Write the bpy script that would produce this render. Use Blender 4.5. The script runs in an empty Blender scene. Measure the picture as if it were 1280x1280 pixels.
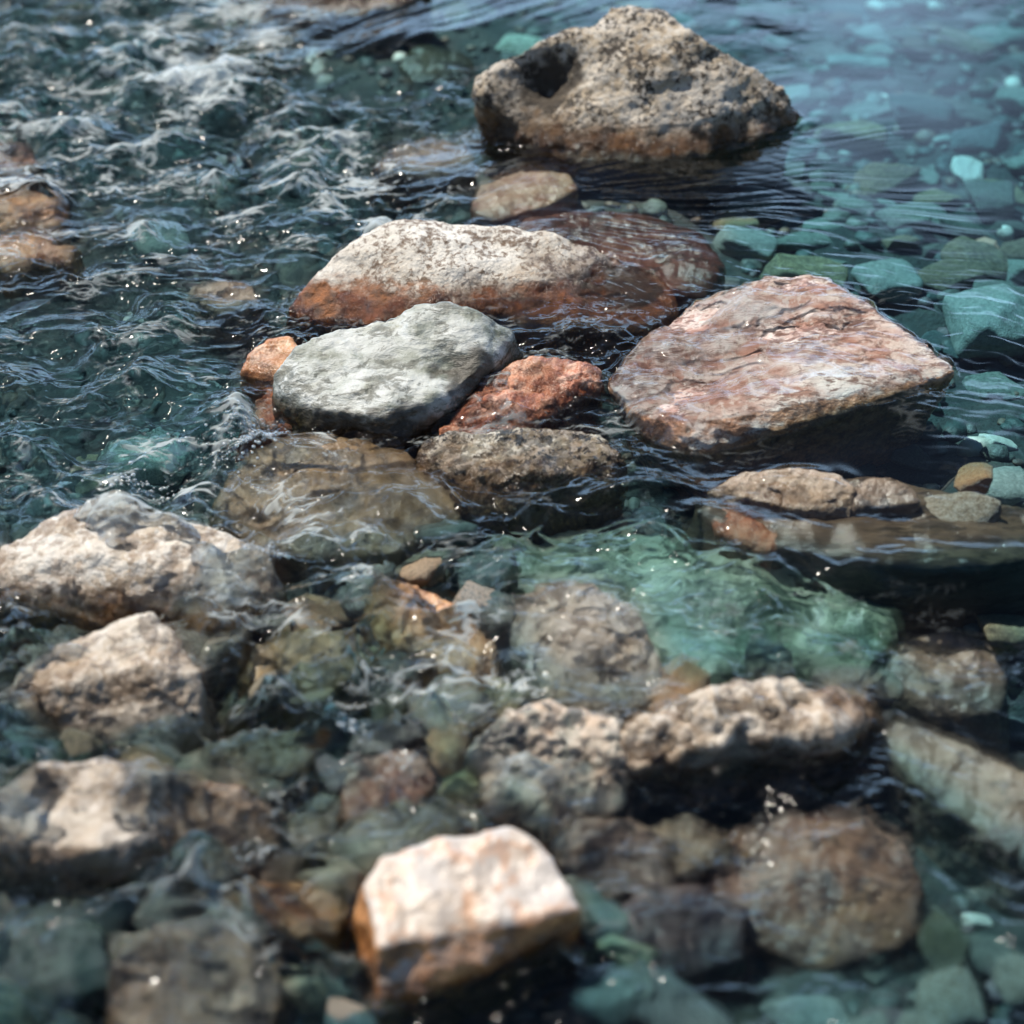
import bpy, bmesh, math, random
import numpy as np
from mathutils import Vector, Matrix

R = math.radians
rng = np.random.default_rng(7)
random.seed(7)
sc = bpy.context.scene
col = sc.collection

# ------------------------------------------------------------------ camera
CAMZ, PITCH, FOV = 1.5, R(36), R(26)
T = math.tan(FOV / 2)
FWD = np.array([0, math.cos(PITCH), -math.sin(PITCH)])
UP = np.array([0, math.sin(PITCH), math.cos(PITCH)])
RT = np.array([1.0, 0, 0])
CAM = np.array([0, 0, CAMZ])

def ray(px, py):
    d = FWD + RT * ((px - 640) / 640 * T) + UP * ((640 - py) / 640 * T)
    return d / np.linalg.norm(d)

def P(px, py, z=0.0):
    d = ray(px, py)
    return CAM + d * ((z - CAMZ) / d[2])

def PR(px, py, zs, z):
    """the point at height z under a water level zs that is seen at that pixel (refracted)"""
    d = ray(px, py)
    p = CAM + d * ((zs - CAMZ) / d[2])
    h = d / 1.33
    hx, hy = h[0], h[1]
    dz = -math.sqrt(max(1e-6, 1 - hx * hx - hy * hy))
    t = (z - zs) / dz
    return np.array([p[0] + hx * t, p[1] + hy * t, z])

# ------------------------------------------------------------------ numpy noise
_perm = rng.permutation(256).astype(np.int32)
_perm = np.concatenate([_perm, _perm, _perm])
_ang = rng.random(256) * 2 * np.pi
_g2 = np.stack([np.cos(_ang), np.sin(_ang)], 1).astype(np.float32)
_g3 = rng.normal(size=(256, 3)); _g3 /= np.linalg.norm(_g3, axis=1, keepdims=True)
_g3 = _g3.astype(np.float32)

def perlin2(x, y):
    xi = np.floor(x).astype(np.int32); yi = np.floor(y).astype(np.int32)
    xf = (x - xi).astype(np.float32); yf = (y - yi).astype(np.float32)
    xi &= 255; yi &= 255
    u = xf * xf * xf * (xf * (xf * 6 - 15) + 10); v = yf * yf * yf * (yf * (yf * 6 - 15) + 10)
    def g(dx, dy):
        gi = _g2[_perm[_perm[xi + dx] + yi + dy] & 255]
        return gi[..., 0] * (xf - dx) + gi[..., 1] * (yf - dy)
    a = g(0, 0); b = g(1, 0); c = g(0, 1); d = g(1, 1)
    ab = a + u * (b - a); cd = c + u * (d - c)
    return (ab + v * (cd - ab)) * 1.5

def perlin3(p):
    i = np.floor(p).astype(np.int32); f = (p - i).astype(np.float32); i &= 255
    w = f * f * f * (f * (f * 6 - 15) + 10)
    def g(dx, dy, dz):
        gi = _g3[_perm[_perm[_perm[i[:, 0] + dx] + i[:, 1] + dy] + i[:, 2] + dz] & 255]
        return gi[:, 0] * (f[:, 0] - dx) + gi[:, 1] * (f[:, 1] - dy) + gi[:, 2] * (f[:, 2] - dz)
    L = lambda a, b, t: a + t * (b - a)
    x0 = L(g(0,0,0), g(1,0,0), w[:,0]); x1 = L(g(0,1,0), g(1,1,0), w[:,0])
    x2 = L(g(0,0,1), g(1,0,1), w[:,0]); x3 = L(g(0,1,1), g(1,1,1), w[:,0])
    return L(L(x0, x1, w[:,1]), L(x2, x3, w[:,1]), w[:,2]) * 1.5

def fbm3(p, oct=4, rough=0.5):
    s = 0; a = 1.0
    for k in range(oct):
        s = s + a * perlin3(p * (2 ** k) + 17.3 * k); a *= rough
    return s

# ------------------------------------------------------------------ fields from control points
def idw(ctrl, X, Y, s=0.11):
    """smooth normalised gaussian blend of control values (px, py, value)"""
    num = np.zeros_like(X, dtype=np.float32); den = np.zeros_like(num) + 1e-9
    for px, py, v in ctrl:
        c = P(px, py, -0.05)
        r2 = ((X - c[0]) ** 2 + ((Y - c[1])) ** 2) / (s * s)
        w = 1.0 / (0.15 + r2) ** 2
        num += w * v; den += w
    return num / den

LEVEL = [(1100,60,0),(1250,60,0),(1250,200,0),(1100,200,0),(1000,250,0),(1250,330,0),(1150,330,0),(1250,430,0),(950,300,-.003),
         (850,30,0),(700,20,0),(620,30,-.002),(520,70,-.008),(430,90,-.02),(380,120,-.045),
         (760,230,-.004),(680,240,-.012),(600,262,-.03),(540,280,-.055),(860,300,-.012),(820,340,-.02),(840,375,-.035),
         (500,150,-.05),(450,190,-.055),(300,110,-.045),(150,60,-.045),(30,40,-.045),(60,150,-.055),(200,220,-.06),(50,300,-.062),(250,320,-.062),
         (60,430,-.066),(230,450,-.067),(60,550,-.072),(230,570,-.075),(330,440,-.066),(320,540,-.072),
         (780,440,-.045),(700,430,-.045),(760,560,-.052),(540,560,-.062),
         (880,590,-.055),(960,552,-.045),(1040,525,-.040),(1120,505,-.028),(1000,590,-.035),(1100,570,-.018),(1250,560,-.004),(1250,640,-.008),(1230,690,-.012),(1100,690,-.02),(920,620,-.03),
         (800,600,-.03),(830,640,-.045),(680,650,-.055),(1000,720,-.055),(900,790,-.06),(1060,800,-.062),(1200,770,-.075),(720,720,-.06),
         (560,700,-.062),(430,640,-.062),(420,740,-.08),(330,800,-.095),(250,700,-.085),(500,830,-.10),(60,830,-.105),(300,900,-.11),
         (60,950,-.115),(420,1000,-.12),(700,900,-.085),(850,1010,-.12),(850,950,-.11),(960,945,-.11),(1050,940,-.10),(1100,950,-.09),(1200,900,-.09),(1250,1050,-.11),
         (600,1020,-.12),(350,1120,-.13),(100,1150,-.135),(600,1260,-.15),(800,1150,-.13),(1050,1200,-.12),(1250,1240,-.12),(300,1260,-.145),
         (600,1500,-.17),(0,1500,-.17),(1280,1500,-.14),(-300,300,-.065),(-400,800,-.1),(1700,300,0),(1700,900,-.05),(1700,60,0)]
LEVEL = [(a, b, c + (.018 if b >= 820 else 0)) for a, b, c in LEVEL]
def level(X, Y):
    return idw(LEVEL, X, Y, 0.07)

DEPTH = [(1100,60,.16),(1250,200,.15),(1000,250,.13),(1250,430,.13),(850,30,.16),(600,60,.10),(400,60,.08),(100,60,.09),(100,200,.10),
         (60,260,.06),(100,400,.10),(250,500,.09),(480,150,.09),(760,240,.08),(900,300,.12),(1100,540,.15),(1000,540,.16),(1250,560,.11),(1200,760,.14),
         (900,780,.12),(700,680,.10),(560,650,.09),(400,750,.07),(300,850,.07),(60,830,.10),(500,900,.07),(420,1050,.08),(100,1180,.10),
         (700,1200,.14),(560,1290,.15),(900,1050,.12),(1200,1200,.10),(1100,1230,.10),(850,1240,.10),(780,560,.12),(1250,900,.12),(-400,500,.1),(1700,500,.14)]
def bed(X, Y):
    X = np.asarray(X, np.float32); Y = np.asarray(Y, np.float32)
    z = level(X, Y) - idw(DEPTH, X, Y, 0.1)
    z = z + 0.018 * perlin2(X * 6 + 3.3, Y * 6 + 8.1) + 0.008 * perlin2(X * 17 + 1.3, Y * 17 + 4.1)
    return z
def bed1(x, y):
    return float(bed(np.array([x]), np.array([y]))[0])
def lev1(x, y):
    return float(level(np.array([x], np.float32), np.array([y], np.float32))[0])

# ------------------------------------------------------------------ materials
def nd(nt, t, **kw):
    n = nt.nodes.new(t)
    for k, v in kw.items():
        if k in n.inputs: n.inputs[k].default_value = v
        else: setattr(n, k, v)
    return n

def ramp(nt, fac, stops, interp='LINEAR'):
    n = nt.nodes.new('ShaderNodeValToRGB'); cr = n.color_ramp; cr.interpolation = interp
    while len(cr.elements) < len(stops): cr.elements.new(0.5)
    for e, (p, c) in zip(cr.elements, stops):
        e.position = p
        e.color = (*c, 1) if not isinstance(c, (int, float)) else (c, c, c, 1)
    nt.links.new(fac, n.inputs[0]); return n.outputs[0]

def mix(nt, fac, a, b, mode='MIX'):
    n = nt.nodes.new('ShaderNodeMix'); n.data_type = 'RGBA'; n.blend_type = mode
    for sock, v in ((n.inputs[0], fac), (n.inputs[6], a), (n.inputs[7], b)):
        if isinstance(v, bpy.types.NodeSocket): nt.links.new(v, sock)
        elif isinstance(v, (int, float)): sock.default_value = v if sock.type == 'VALUE' else (v, v, v, 1)
        else: sock.default_value = (*v, 1)
    return n.outputs[2]

def rock_mat(name, cols, scale=7.0, dark=(0.03, 0.025, 0.02), dark_amt=0.35, speck=60.0, light=None, light_amt=0.3,
             stain=None, wet=None, rough=0.65, bump=0.5, streak=None, hue_var=0.0, veins=None, bdist=0.016, face=None):
    """mottled mineral rock; stain = (colour, z_low, z_high), wet = (z_low, z_high) in world heights"""
    m = bpy.data.materials.new(name); m.use_nodes = True
    nt = m.node_tree; nt.nodes.clear(); L = nt.links.new
    out = nd(nt, 'ShaderNodeOutputMaterial'); bs = nd(nt, 'ShaderNodeBsdfPrincipled')
    L(bs.outputs[0], out.inputs[0])
    tc = nd(nt, 'ShaderNodeTexCoord'); co = tc.outputs['Object']
    oi = nd(nt, 'ShaderNodeObjectInfo')
    add = nd(nt, 'ShaderNodeVectorMath', operation='MULTIPLY_ADD')
    L(oi.outputs['Random'], add.inputs[0]); add.inputs[1].default_value = (13, 7, 5); L(co, add.inputs[2]); co = add.outputs[0]
    if streak:
        mp = nd(nt, 'ShaderNodeMapping'); L(co, mp.inputs[0])
        mp.inputs['Rotation'].default_value = (R(streak[1][0]), R(streak[1][1]), R(streak[1][2])); mp.inputs['Scale'].default_value = streak[0]
        cs = mp.outputs[0]
    else: cs = co
    n1 = nd(nt, 'ShaderNodeTexNoise', Scale=scale, Detail=9.0, Roughness=0.62, Distortion=0.6); L(cs, n1.inputs['Vector'])
    c = ramp(nt, n1.outputs[0], cols)
    # mineral grains
    if light:
        v2 = nd(nt, 'ShaderNodeTexNoise', Scale=speck * 0.8, Detail=4.0, Roughness=0.7, Distortion=0.4); L(co, v2.inputs['Vector'])
        c = mix(nt, ramp(nt, v2.outputs[0], [(0.50, 0), (0.55, light_amt)]), c, light)
    n2 = nd(nt, 'ShaderNodeTexNoise', Scale=speck, Detail=5.0, Roughness=0.7, Distortion=0.5); L(cs, n2.inputs['Vector'])
    n2b = nd(nt, 'ShaderNodeTexNoise', Scale=scale * 1.7, Detail=4.0, Roughness=0.6); L(co, n2b.inputs['Vector'])
    sm = nd(nt, 'ShaderNodeMath', operation='MULTIPLY_ADD'); L(n2b.outputs[0], sm.inputs[0]); sm.inputs[1].default_value = 0.55
    sm2 = nd(nt, 'ShaderNodeMath', operation='SUBTRACT'); L(n2.outputs[0], sm2.inputs[0]); sm2.inputs[1].default_value = 0.275
    L(sm2.outputs[0], sm.inputs[2])
    c = mix(nt, ramp(nt, sm.outputs[0], [(0.51, 0), (0.56, dark_amt), (0.66, min(1, dark_amt * 1.5))]), c, dark)
    if veins:
        wv = nd(nt, 'ShaderNodeTexNoise', Scale=veins[1], Detail=3.0, Roughness=0.5, Distortion=1.0); L(cs, wv.inputs['Vector'])
        c = mix(nt, ramp(nt, wv.outputs[0], [(0.47, 0), (0.495, veins[2]), (0.505, veins[2]), (0.53, 0)]), c, veins[0])
    geo = nd(nt, 'ShaderNodeNewGeometry'); sx = nd(nt, 'ShaderNodeSeparateXYZ'); L(geo.outputs['Position'], sx.inputs[0])
    def zmask(lo, hi, wob):
        nn = nd(nt, 'ShaderNodeTexNoise', Scale=scale * 2.2, Detail=6.0, Roughness=0.65); L(co, nn.inputs['Vector'])
        a = nd(nt, 'ShaderNodeMath', operation='MULTIPLY_ADD'); L(nn.outputs[0], a.inputs[0]); a.inputs[1].default_value = wob
        L(sx.outputs[2], a.inputs[2])
        mr = nd(nt, 'ShaderNodeMapRange'); L(a.outputs[0], mr.inputs[0])
        mr.inputs[1].default_value = lo + wob / 2; mr.inputs[2].default_value = hi + wob / 2
        mr.inputs[3].default_value = 1; mr.inputs[4].default_value = 0
        return mr.outputs[0]
    if stain:
        n3 = nd(nt, 'ShaderNodeTexNoise', Scale=scale * 6, Detail=6.0, Roughness=0.7); L(co, n3.inputs['Vector'])
        sc_ = ramp(nt, n3.outputs[0], [(0.35, tuple(v * 0.25 for v in stain[0])), (0.6, stain[0]), (0.75, tuple(min(1, v * 1.5) for v in stain[0]))])
        c = mix(nt, zmask(stain[1], stain[2], stain[3] if len(stain) > 3 else 0.09), c, sc_)
    if hue_var:
        h = nd(nt, 'ShaderNodeHueSaturation'); L(c, h.inputs['Color'])
        mr = nd(nt, 'ShaderNodeMapRange'); L(oi.outputs['Random'], mr.inputs[0]); mr.inputs[3].default_value = 1 - hue_var; mr.inputs[4].default_value = 1 + hue_var
        L(mr.outputs[0], h.inputs['Value'])
        mr2 = nd(nt, 'ShaderNodeMapRange'); L(oi.outputs['Random'], mr2.inputs[0]); mr2.inputs[3].default_value = 0.47; mr2.inputs[4].default_value = 0.54
        L(mr2.outputs[0], h.inputs['Hue'])
        c = h.outputs[0]
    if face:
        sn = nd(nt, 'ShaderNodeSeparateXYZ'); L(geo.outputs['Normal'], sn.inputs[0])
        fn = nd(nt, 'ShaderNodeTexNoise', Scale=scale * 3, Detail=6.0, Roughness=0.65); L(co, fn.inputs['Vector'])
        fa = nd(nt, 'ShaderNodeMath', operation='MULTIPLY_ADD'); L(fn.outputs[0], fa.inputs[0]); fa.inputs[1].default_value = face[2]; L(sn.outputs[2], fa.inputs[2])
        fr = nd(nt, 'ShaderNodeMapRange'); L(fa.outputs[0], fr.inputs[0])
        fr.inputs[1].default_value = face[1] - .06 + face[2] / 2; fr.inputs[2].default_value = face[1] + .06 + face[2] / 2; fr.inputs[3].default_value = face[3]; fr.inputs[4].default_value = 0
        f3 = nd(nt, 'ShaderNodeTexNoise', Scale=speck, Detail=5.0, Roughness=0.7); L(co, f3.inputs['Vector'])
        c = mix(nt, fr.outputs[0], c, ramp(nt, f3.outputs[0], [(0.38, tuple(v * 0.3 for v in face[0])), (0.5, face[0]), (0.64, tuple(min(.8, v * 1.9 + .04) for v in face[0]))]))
    aa = nd(nt, 'ShaderNodeAttribute'); aa.attribute_name = 'stain_shade'; c = mix(nt, aa.outputs['Fac'], c, (0.022, 0.014, 0.007))  # dark stain together with shade painted into the colour of hollows and flanks
    wa = nd(nt, 'ShaderNodeAttribute'); wa.attribute_name = 'wet'; w = wa.outputs['Fac']
    c = mix(nt, w, c, mix(nt, 1.0, c, (0.55, 0.48, 0.42), 'MULTIPLY'))
    rr = nd(nt, 'ShaderNodeMapRange'); L(w, rr.inputs[0]); rr.inputs[3].default_value = rough; rr.inputs[4].default_value = 0.13
    L(rr.outputs[0], bs.inputs['Roughness'])
    L(c, bs.inputs['Base Color'])
    bs.inputs['Specular IOR Level'].default_value = 0.5
    b = nd(nt, 'ShaderNodeBump', Strength=bump, Distance=bdist)
    nb = nd(nt, 'ShaderNodeTexNoise', Scale=speck * 0.7, Detail=6.0, Roughness=0.65); L(cs, nb.inputs['Vector'])
    L(nb.outputs[0], b.inputs['Height']); L(b.outputs[0], bs.inputs['Normal'])
    return m

M = {}
GR = dict(speck=105, light=(0.52, 0.50, 0.46))
M['granite_big'] = rock_mat('granite_big', [(0.3, (0.17, 0.115, 0.06)), (0.45, (0.42, 0.345, 0.25)), (0.6, (0.57, 0.515, 0.44)), (0.75, (0.30, 0.20, 0.10))],
    10, dark=(0.03, 0.02, 0.012), dark_amt=0.95, light_amt=0.6, stain=((0.20, 0.10, 0.03), 0.0, 0.03, .09), wet=(-0.02, 0.012), bump=0.8, **GR)
M['granite_pale'] = rock_mat('granite_pale', [(0.3, (0.30, 0.22, 0.15)), (0.44, (0.50, 0.46, 0.40)), (0.65, (0.64, 0.62, 0.58))],
    8, dark=(0.10, 0.055, 0.025), dark_amt=0.65, light_amt=0.5, stain=((0.26, 0.09, 0.022), -0.034, -0.022, .07), wet=(-0.06, -0.035), bump=0.6, **GR)
M['bluegrey'] = rock_mat('bluegrey', [(0.3, (0.07, 0.08, 0.05)), (0.42, (0.21, 0.23, 0.20)), (0.56, (0.43, 0.455, 0.445)), (0.70, (0.16, 0.165, 0.10))],
    9, dark=(0.06, 0.065, 0.05), dark_amt=0.6, speck=38, light=(0.45, 0.47, 0.47), light_amt=0.4, stain=((0.10, 0.09, 0.04), -0.075, -0.04), wet=(-0.07, -0.035), bump=0.45,
    streak=((1.0, 1.8, 2.2), (20, 30, 25)), rough=0.5)
M['rust'] = rock_mat('rust', [(0.3, (0.22, 0.07, 0.035)), (0.45, (0.42, 0.15, 0.08)), (0.58, (0.55, 0.25, 0.15)), (0.72, (0.62, 0.42, 0.30))],
    16, dark=(0.14, 0.04, 0.02), dark_amt=0.5, speck=55, light=(0.7, 0.5, 0.4), light_amt=0.5, rough=0.35, bump=0.8)
M['darkspeck'] = rock_mat('darkspeck', [(0.3, (0.06, 0.055, 0.045)), (0.48, (0.16, 0.145, 0.11)), (0.65, (0.33, 0.30, 0.22))],
    12, dark=(0.012, 0.012, 0.010), dark_amt=0.95, speck=80, light=(0.55, 0.52, 0.45), light_amt=0.8, stain=((0.30, 0.19, 0.09), -0.075, -0.028), rough=0.4, bump=0.8)
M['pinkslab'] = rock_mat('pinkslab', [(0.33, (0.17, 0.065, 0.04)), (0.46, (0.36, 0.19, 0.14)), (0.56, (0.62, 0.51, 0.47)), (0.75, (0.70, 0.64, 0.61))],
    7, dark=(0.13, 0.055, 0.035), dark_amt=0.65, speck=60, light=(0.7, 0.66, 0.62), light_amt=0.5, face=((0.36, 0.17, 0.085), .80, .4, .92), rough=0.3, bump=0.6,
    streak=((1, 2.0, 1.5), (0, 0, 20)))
M['tanwet'] = rock_mat('tanwet', [(0.3, (0.26, 0.19, 0.12)), (0.46, (0.45, 0.38, 0.30)), (0.62, (0.60, 0.56, 0.50)), (0.78, (0.42, 0.31, 0.19))],
    8, dark=(0.16, 0.09, 0.04), dark_amt=0.45, speck=60, light=(0.66, 0.64, 0.60), light_amt=0.6, rough=0.25, bump=0.8,
    stain=((0.24, 0.12, 0.04), -0.095, -0.07))
M['tanbrown'] = rock_mat('tanbrown', [(0.3, (0.17, 0.10, 0.05)), (0.45, (0.36, 0.28, 0.20)), (0.62, (0.52, 0.47, 0.40)), (0.78, (0.34, 0.21, 0.10))],
    9, dark=(0.07, 0.04, 0.02), dark_amt=0.5, speck=50, light=(0.6, 0.56, 0.5), light_amt=0.5, rough=0.25, bump=0.7)
M['greybrown'] = rock_mat('greybrown', [(0.3, (0.10, 0.07, 0.045)), (0.46, (0.29, 0.22, 0.155)), (0.62, (0.48, 0.43, 0.37)), (0.76, (0.32, 0.19, 0.09))],
    8, dark=(0.03, 0.025, 0.02), dark_amt=0.5, speck=45, light=(0.42, 0.40, 0.38), light_amt=0.4, rough=0.2, bump=0.6)
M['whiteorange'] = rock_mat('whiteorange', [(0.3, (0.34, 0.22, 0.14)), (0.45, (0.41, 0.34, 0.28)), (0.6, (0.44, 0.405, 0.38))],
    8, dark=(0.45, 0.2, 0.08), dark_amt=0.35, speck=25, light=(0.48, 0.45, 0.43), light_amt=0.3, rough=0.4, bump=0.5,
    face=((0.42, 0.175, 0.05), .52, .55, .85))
M['orange'] = rock_mat('orange', [(0.3, (0.24, 0.085, 0.03)), (0.45, (0.48, 0.21, 0.08)), (0.6, (0.62, 0.36, 0.18)), (0.75, (0.66, 0.49, 0.34))],
    12, dark=(0.12, 0.05, 0.03), dark_amt=0.4, speck=40, light=(0.6, 0.48, 0.38), light_amt=0.4, rough=0.3, bump=0.6)
M['olive'] = rock_mat('olive', [(0.3, (0.12, 0.09, 0.045)), (0.45, (0.29, 0.225, 0.125)), (0.6, (0.44, 0.34, 0.21)), (0.75, (0.29, 0.32, 0.20))],
    9, dark=(0.05, 0.045, 0.03), dark_amt=0.45, speck=40, light=(0.4, 0.36, 0.28), light_amt=0.4, rough=0.4, bump=0.5, hue_var=0.15)
M['darkolive'] = rock_mat('darkolive', [(0.3, (0.03, 0.03, 0.018)), (0.5, (0.09, 0.085, 0.05)), (0.7, (0.16, 0.14, 0.085))], 9, dark_amt=0.4, speck=40, rough=0.4, bump=0.5)
M['rustdark'] = rock_mat('rustdark', [(0.3, (0.03, 0.012, 0.009)), (0.5, (0.12, 0.05, 0.035)), (0.7, (0.24, 0.11, 0.08))], 10, dark_amt=0.5, speck=40, rough=0.4, bump=0.5)
M['pinkcream'] = rock_mat('pinkcream', [(0.3, (0.42, 0.16, 0.11)), (0.44, (0.50, 0.33, 0.26)), (0.56, (0.54, 0.46, 0.38)), (0.72, (0.45, 0.24, 0.12))], 11, dark=(0.2, 0.07, 0.05), dark_amt=0.4, speck=35, rough=0.3, bump=0.6)
M['palegreen'] = rock_mat('palegreen', [(0.30, (0.03, 0.07, 0.045)), (0.40, (0.18, 0.28, 0.19)), (0.50, (0.50, 0.66, 0.54)), (0.7, (0.60, 0.73, 0.62))],
    6, dark=(0.03, 0.07, 0.05), dark_amt=0.6, speck=30, light=(0.5, 0.62, 0.54), light_amt=0.4, rough=0.4, bump=0.5)
M['darkslate'] = rock_mat('darkslate', [(0.3, (0.05, 0.045, 0.035)), (0.46, (0.12, 0.10, 0.07)), (0.62, (0.20, 0.165, 0.12)), (0.78, (0.11, 0.11, 0.09))],
    7, dark=(0.02, 0.02, 0.018), dark_amt=0.5, speck=30, rough=0.4, bump=0.4, streak=((0.7, 2.4, 3.0), (0, 0, -12)), hue_var=0.1)
M['pinkbrown'] = rock_mat('pinkbrown', [(0.3, (0.05, 0.035, 0.035)), (0.43, (0.22, 0.12, 0.085)), (0.56, (0.44, 0.27, 0.20)), (0.72, (0.52, 0.31, 0.13))],
    8, dark=(0.03, 0.025, 0.03), dark_amt=0.6, speck=25, light=(0.42, 0.33, 0.32), light_amt=0.4, rough=0.35, bump=0.6, streak=((1, 1.6, 1.8), (0, 0, 15)))
M['multi'] = rock_mat('multi', [(0.3, (0.08, 0.12, 0.12)), (0.40, (0.24, 0.28, 0.26)), (0.49, (0.56, 0.50, 0.42)), (0.60, (0.64, 0.50, 0.38)), (0.75, (0.40, 0.45, 0.45))],
    14, dark=(0.03, 0.05, 0.06), dark_amt=0.6, speck=40, light=(0.6, 0.54, 0.48), light_amt=0.4, rough=0.25, bump=0.8)
M['purplegrey'] = rock_mat('purplegrey', [(0.3, (0.07, 0.06, 0.055)), (0.46, (0.21, 0.165, 0.145)), (0.62, (0.37, 0.32, 0.28)), (0.78, (0.30, 0.20, 0.13))],
    10, dark=(0.03, 0.03, 0.03), dark_amt=0.5, speck=40, rough=0.35, bump=0.5, hue_var=0.15)
PB = dict(speck=45, rough=0.5, bump=0.5, dark_amt=0.45, hue_var=0.35)
M['teal'] = rock_mat('teal', [(0.3, (0.08, 0.09, 0.075)), (0.5, (0.145, 0.155, 0.13)), (0.7, (0.23, 0.235, 0.20))], 8, **PB)
M['darkteal'] = rock_mat('darkteal', [(0.3, (0.025, 0.05, 0.05)), (0.5, (0.06, 0.095, 0.09)), (0.7, (0.11, 0.15, 0.14))], 8, **PB)
M['greygreen'] = rock_mat('greygreen', [(0.3, (0.10, 0.12, 0.10)), (0.5, (0.19, 0.215, 0.18)), (0.7, (0.30, 0.32, 0.27))], 8, **PB)
M['mauve'] = rock_mat('mauve', [(0.3, (0.10, 0.07, 0.075)), (0.5, (0.20, 0.145, 0.145)), (0.7, (0.30, 0.23, 0.22))], 8, **PB)
M['brown'] = rock_mat('brown', [(0.3, (0.09, 0.06, 0.035)), (0.5, (0.20, 0.145, 0.09)), (0.7, (0.33, 0.25, 0.16))], 8, **PB)
M['cream'] = rock_mat('cream', [(0.3, (0.55, 0.48, 0.38)), (0.5, (0.68, 0.62, 0.53)), (0.7, (0.74, 0.70, 0.64))], 10, speck=40, rough=0.5, bump=0.3, dark_amt=0.15, dark=(0.3, 0.2, 0.12))
M['coral'] = rock_mat('coral', [(0.3, (0.50, 0.22, 0.14)), (0.5, (0.64, 0.34, 0.22)), (0.7, (0.72, 0.5, 0.38))], 14, speck=40, rough=0.5, bump=0.4, dark_amt=0.3, dark=(0.3, 0.12, 0.08))
M['paleteal'] = rock_mat('paleteal', [(0.3, (0.15, 0.16, 0.14)), (0.5, (0.25, 0.265, 0.235)), (0.7, (0.36, 0.37, 0.33))], 9, speck=35, rough=0.5, bump=0.4, dark_amt=0.3, dark=(0.08, 0.14, 0.14))

# ------------------------------------------------------------------ helpers for things
RECEIVERS = []
def link(o):
    col.objects.link(o); return o

def tag(o, label=None, cat=None, group=None, kind=None):
    if label: o['label'] = label
    if cat: o['category'] = cat
    if group: o['group'] = group
    if kind: o['kind'] = kind
    return o

def hull_bm(bm, pts):
    vs = [bm.verts.new(p) for p in pts]
    r = bmesh.ops.convex_hull(bm, input=vs)
    junk = list({e for e in r['geom_interior'] + r['geom_unused'] if isinstance(e, bmesh.types.BMVert)})
    bmesh.ops.delete(bm, geom=junk, context='VERTS')

def remesh(bm, voxel, smooth):
    me = bpy.data.meshes.new('tmp'); bm.to_mesh(me); bm.free()
    o = link(bpy.data.objects.new('tmp', me))
    r = o.modifiers.new('r', 'REMESH'); r.mode = 'VOXEL'; r.voxel_size = voxel
    if smooth:
        s = o.modifiers.new('s', 'SMOOTH'); s.factor = 0.5; s.iterations = smooth
    dg = bpy.context.evaluated_depsgraph_get(); dg.update()
    out = bpy.data.meshes.new_from_object(o.evaluated_get(dg))
    bpy.data.objects.remove(o); bpy.data.meshes.remove(me)
    return out

def displace(me, fn):
    n = len(me.vertices)
    co = np.empty(n * 3, np.float32); me.vertices.foreach_get('co', co); co = co.reshape(-1, 3)
    no = np.empty(n * 3, np.float32); me.vertices.foreach_get('normal', no); no = no.reshape(-1, 3)
    co = fn(co, no)
    me.vertices.foreach_set('co', co.astype(np.float32).ravel()); me.update()
    me.polygons.foreach_set('use_smooth', np.ones(len(me.polygons), bool)); me.update()
    return co

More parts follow.
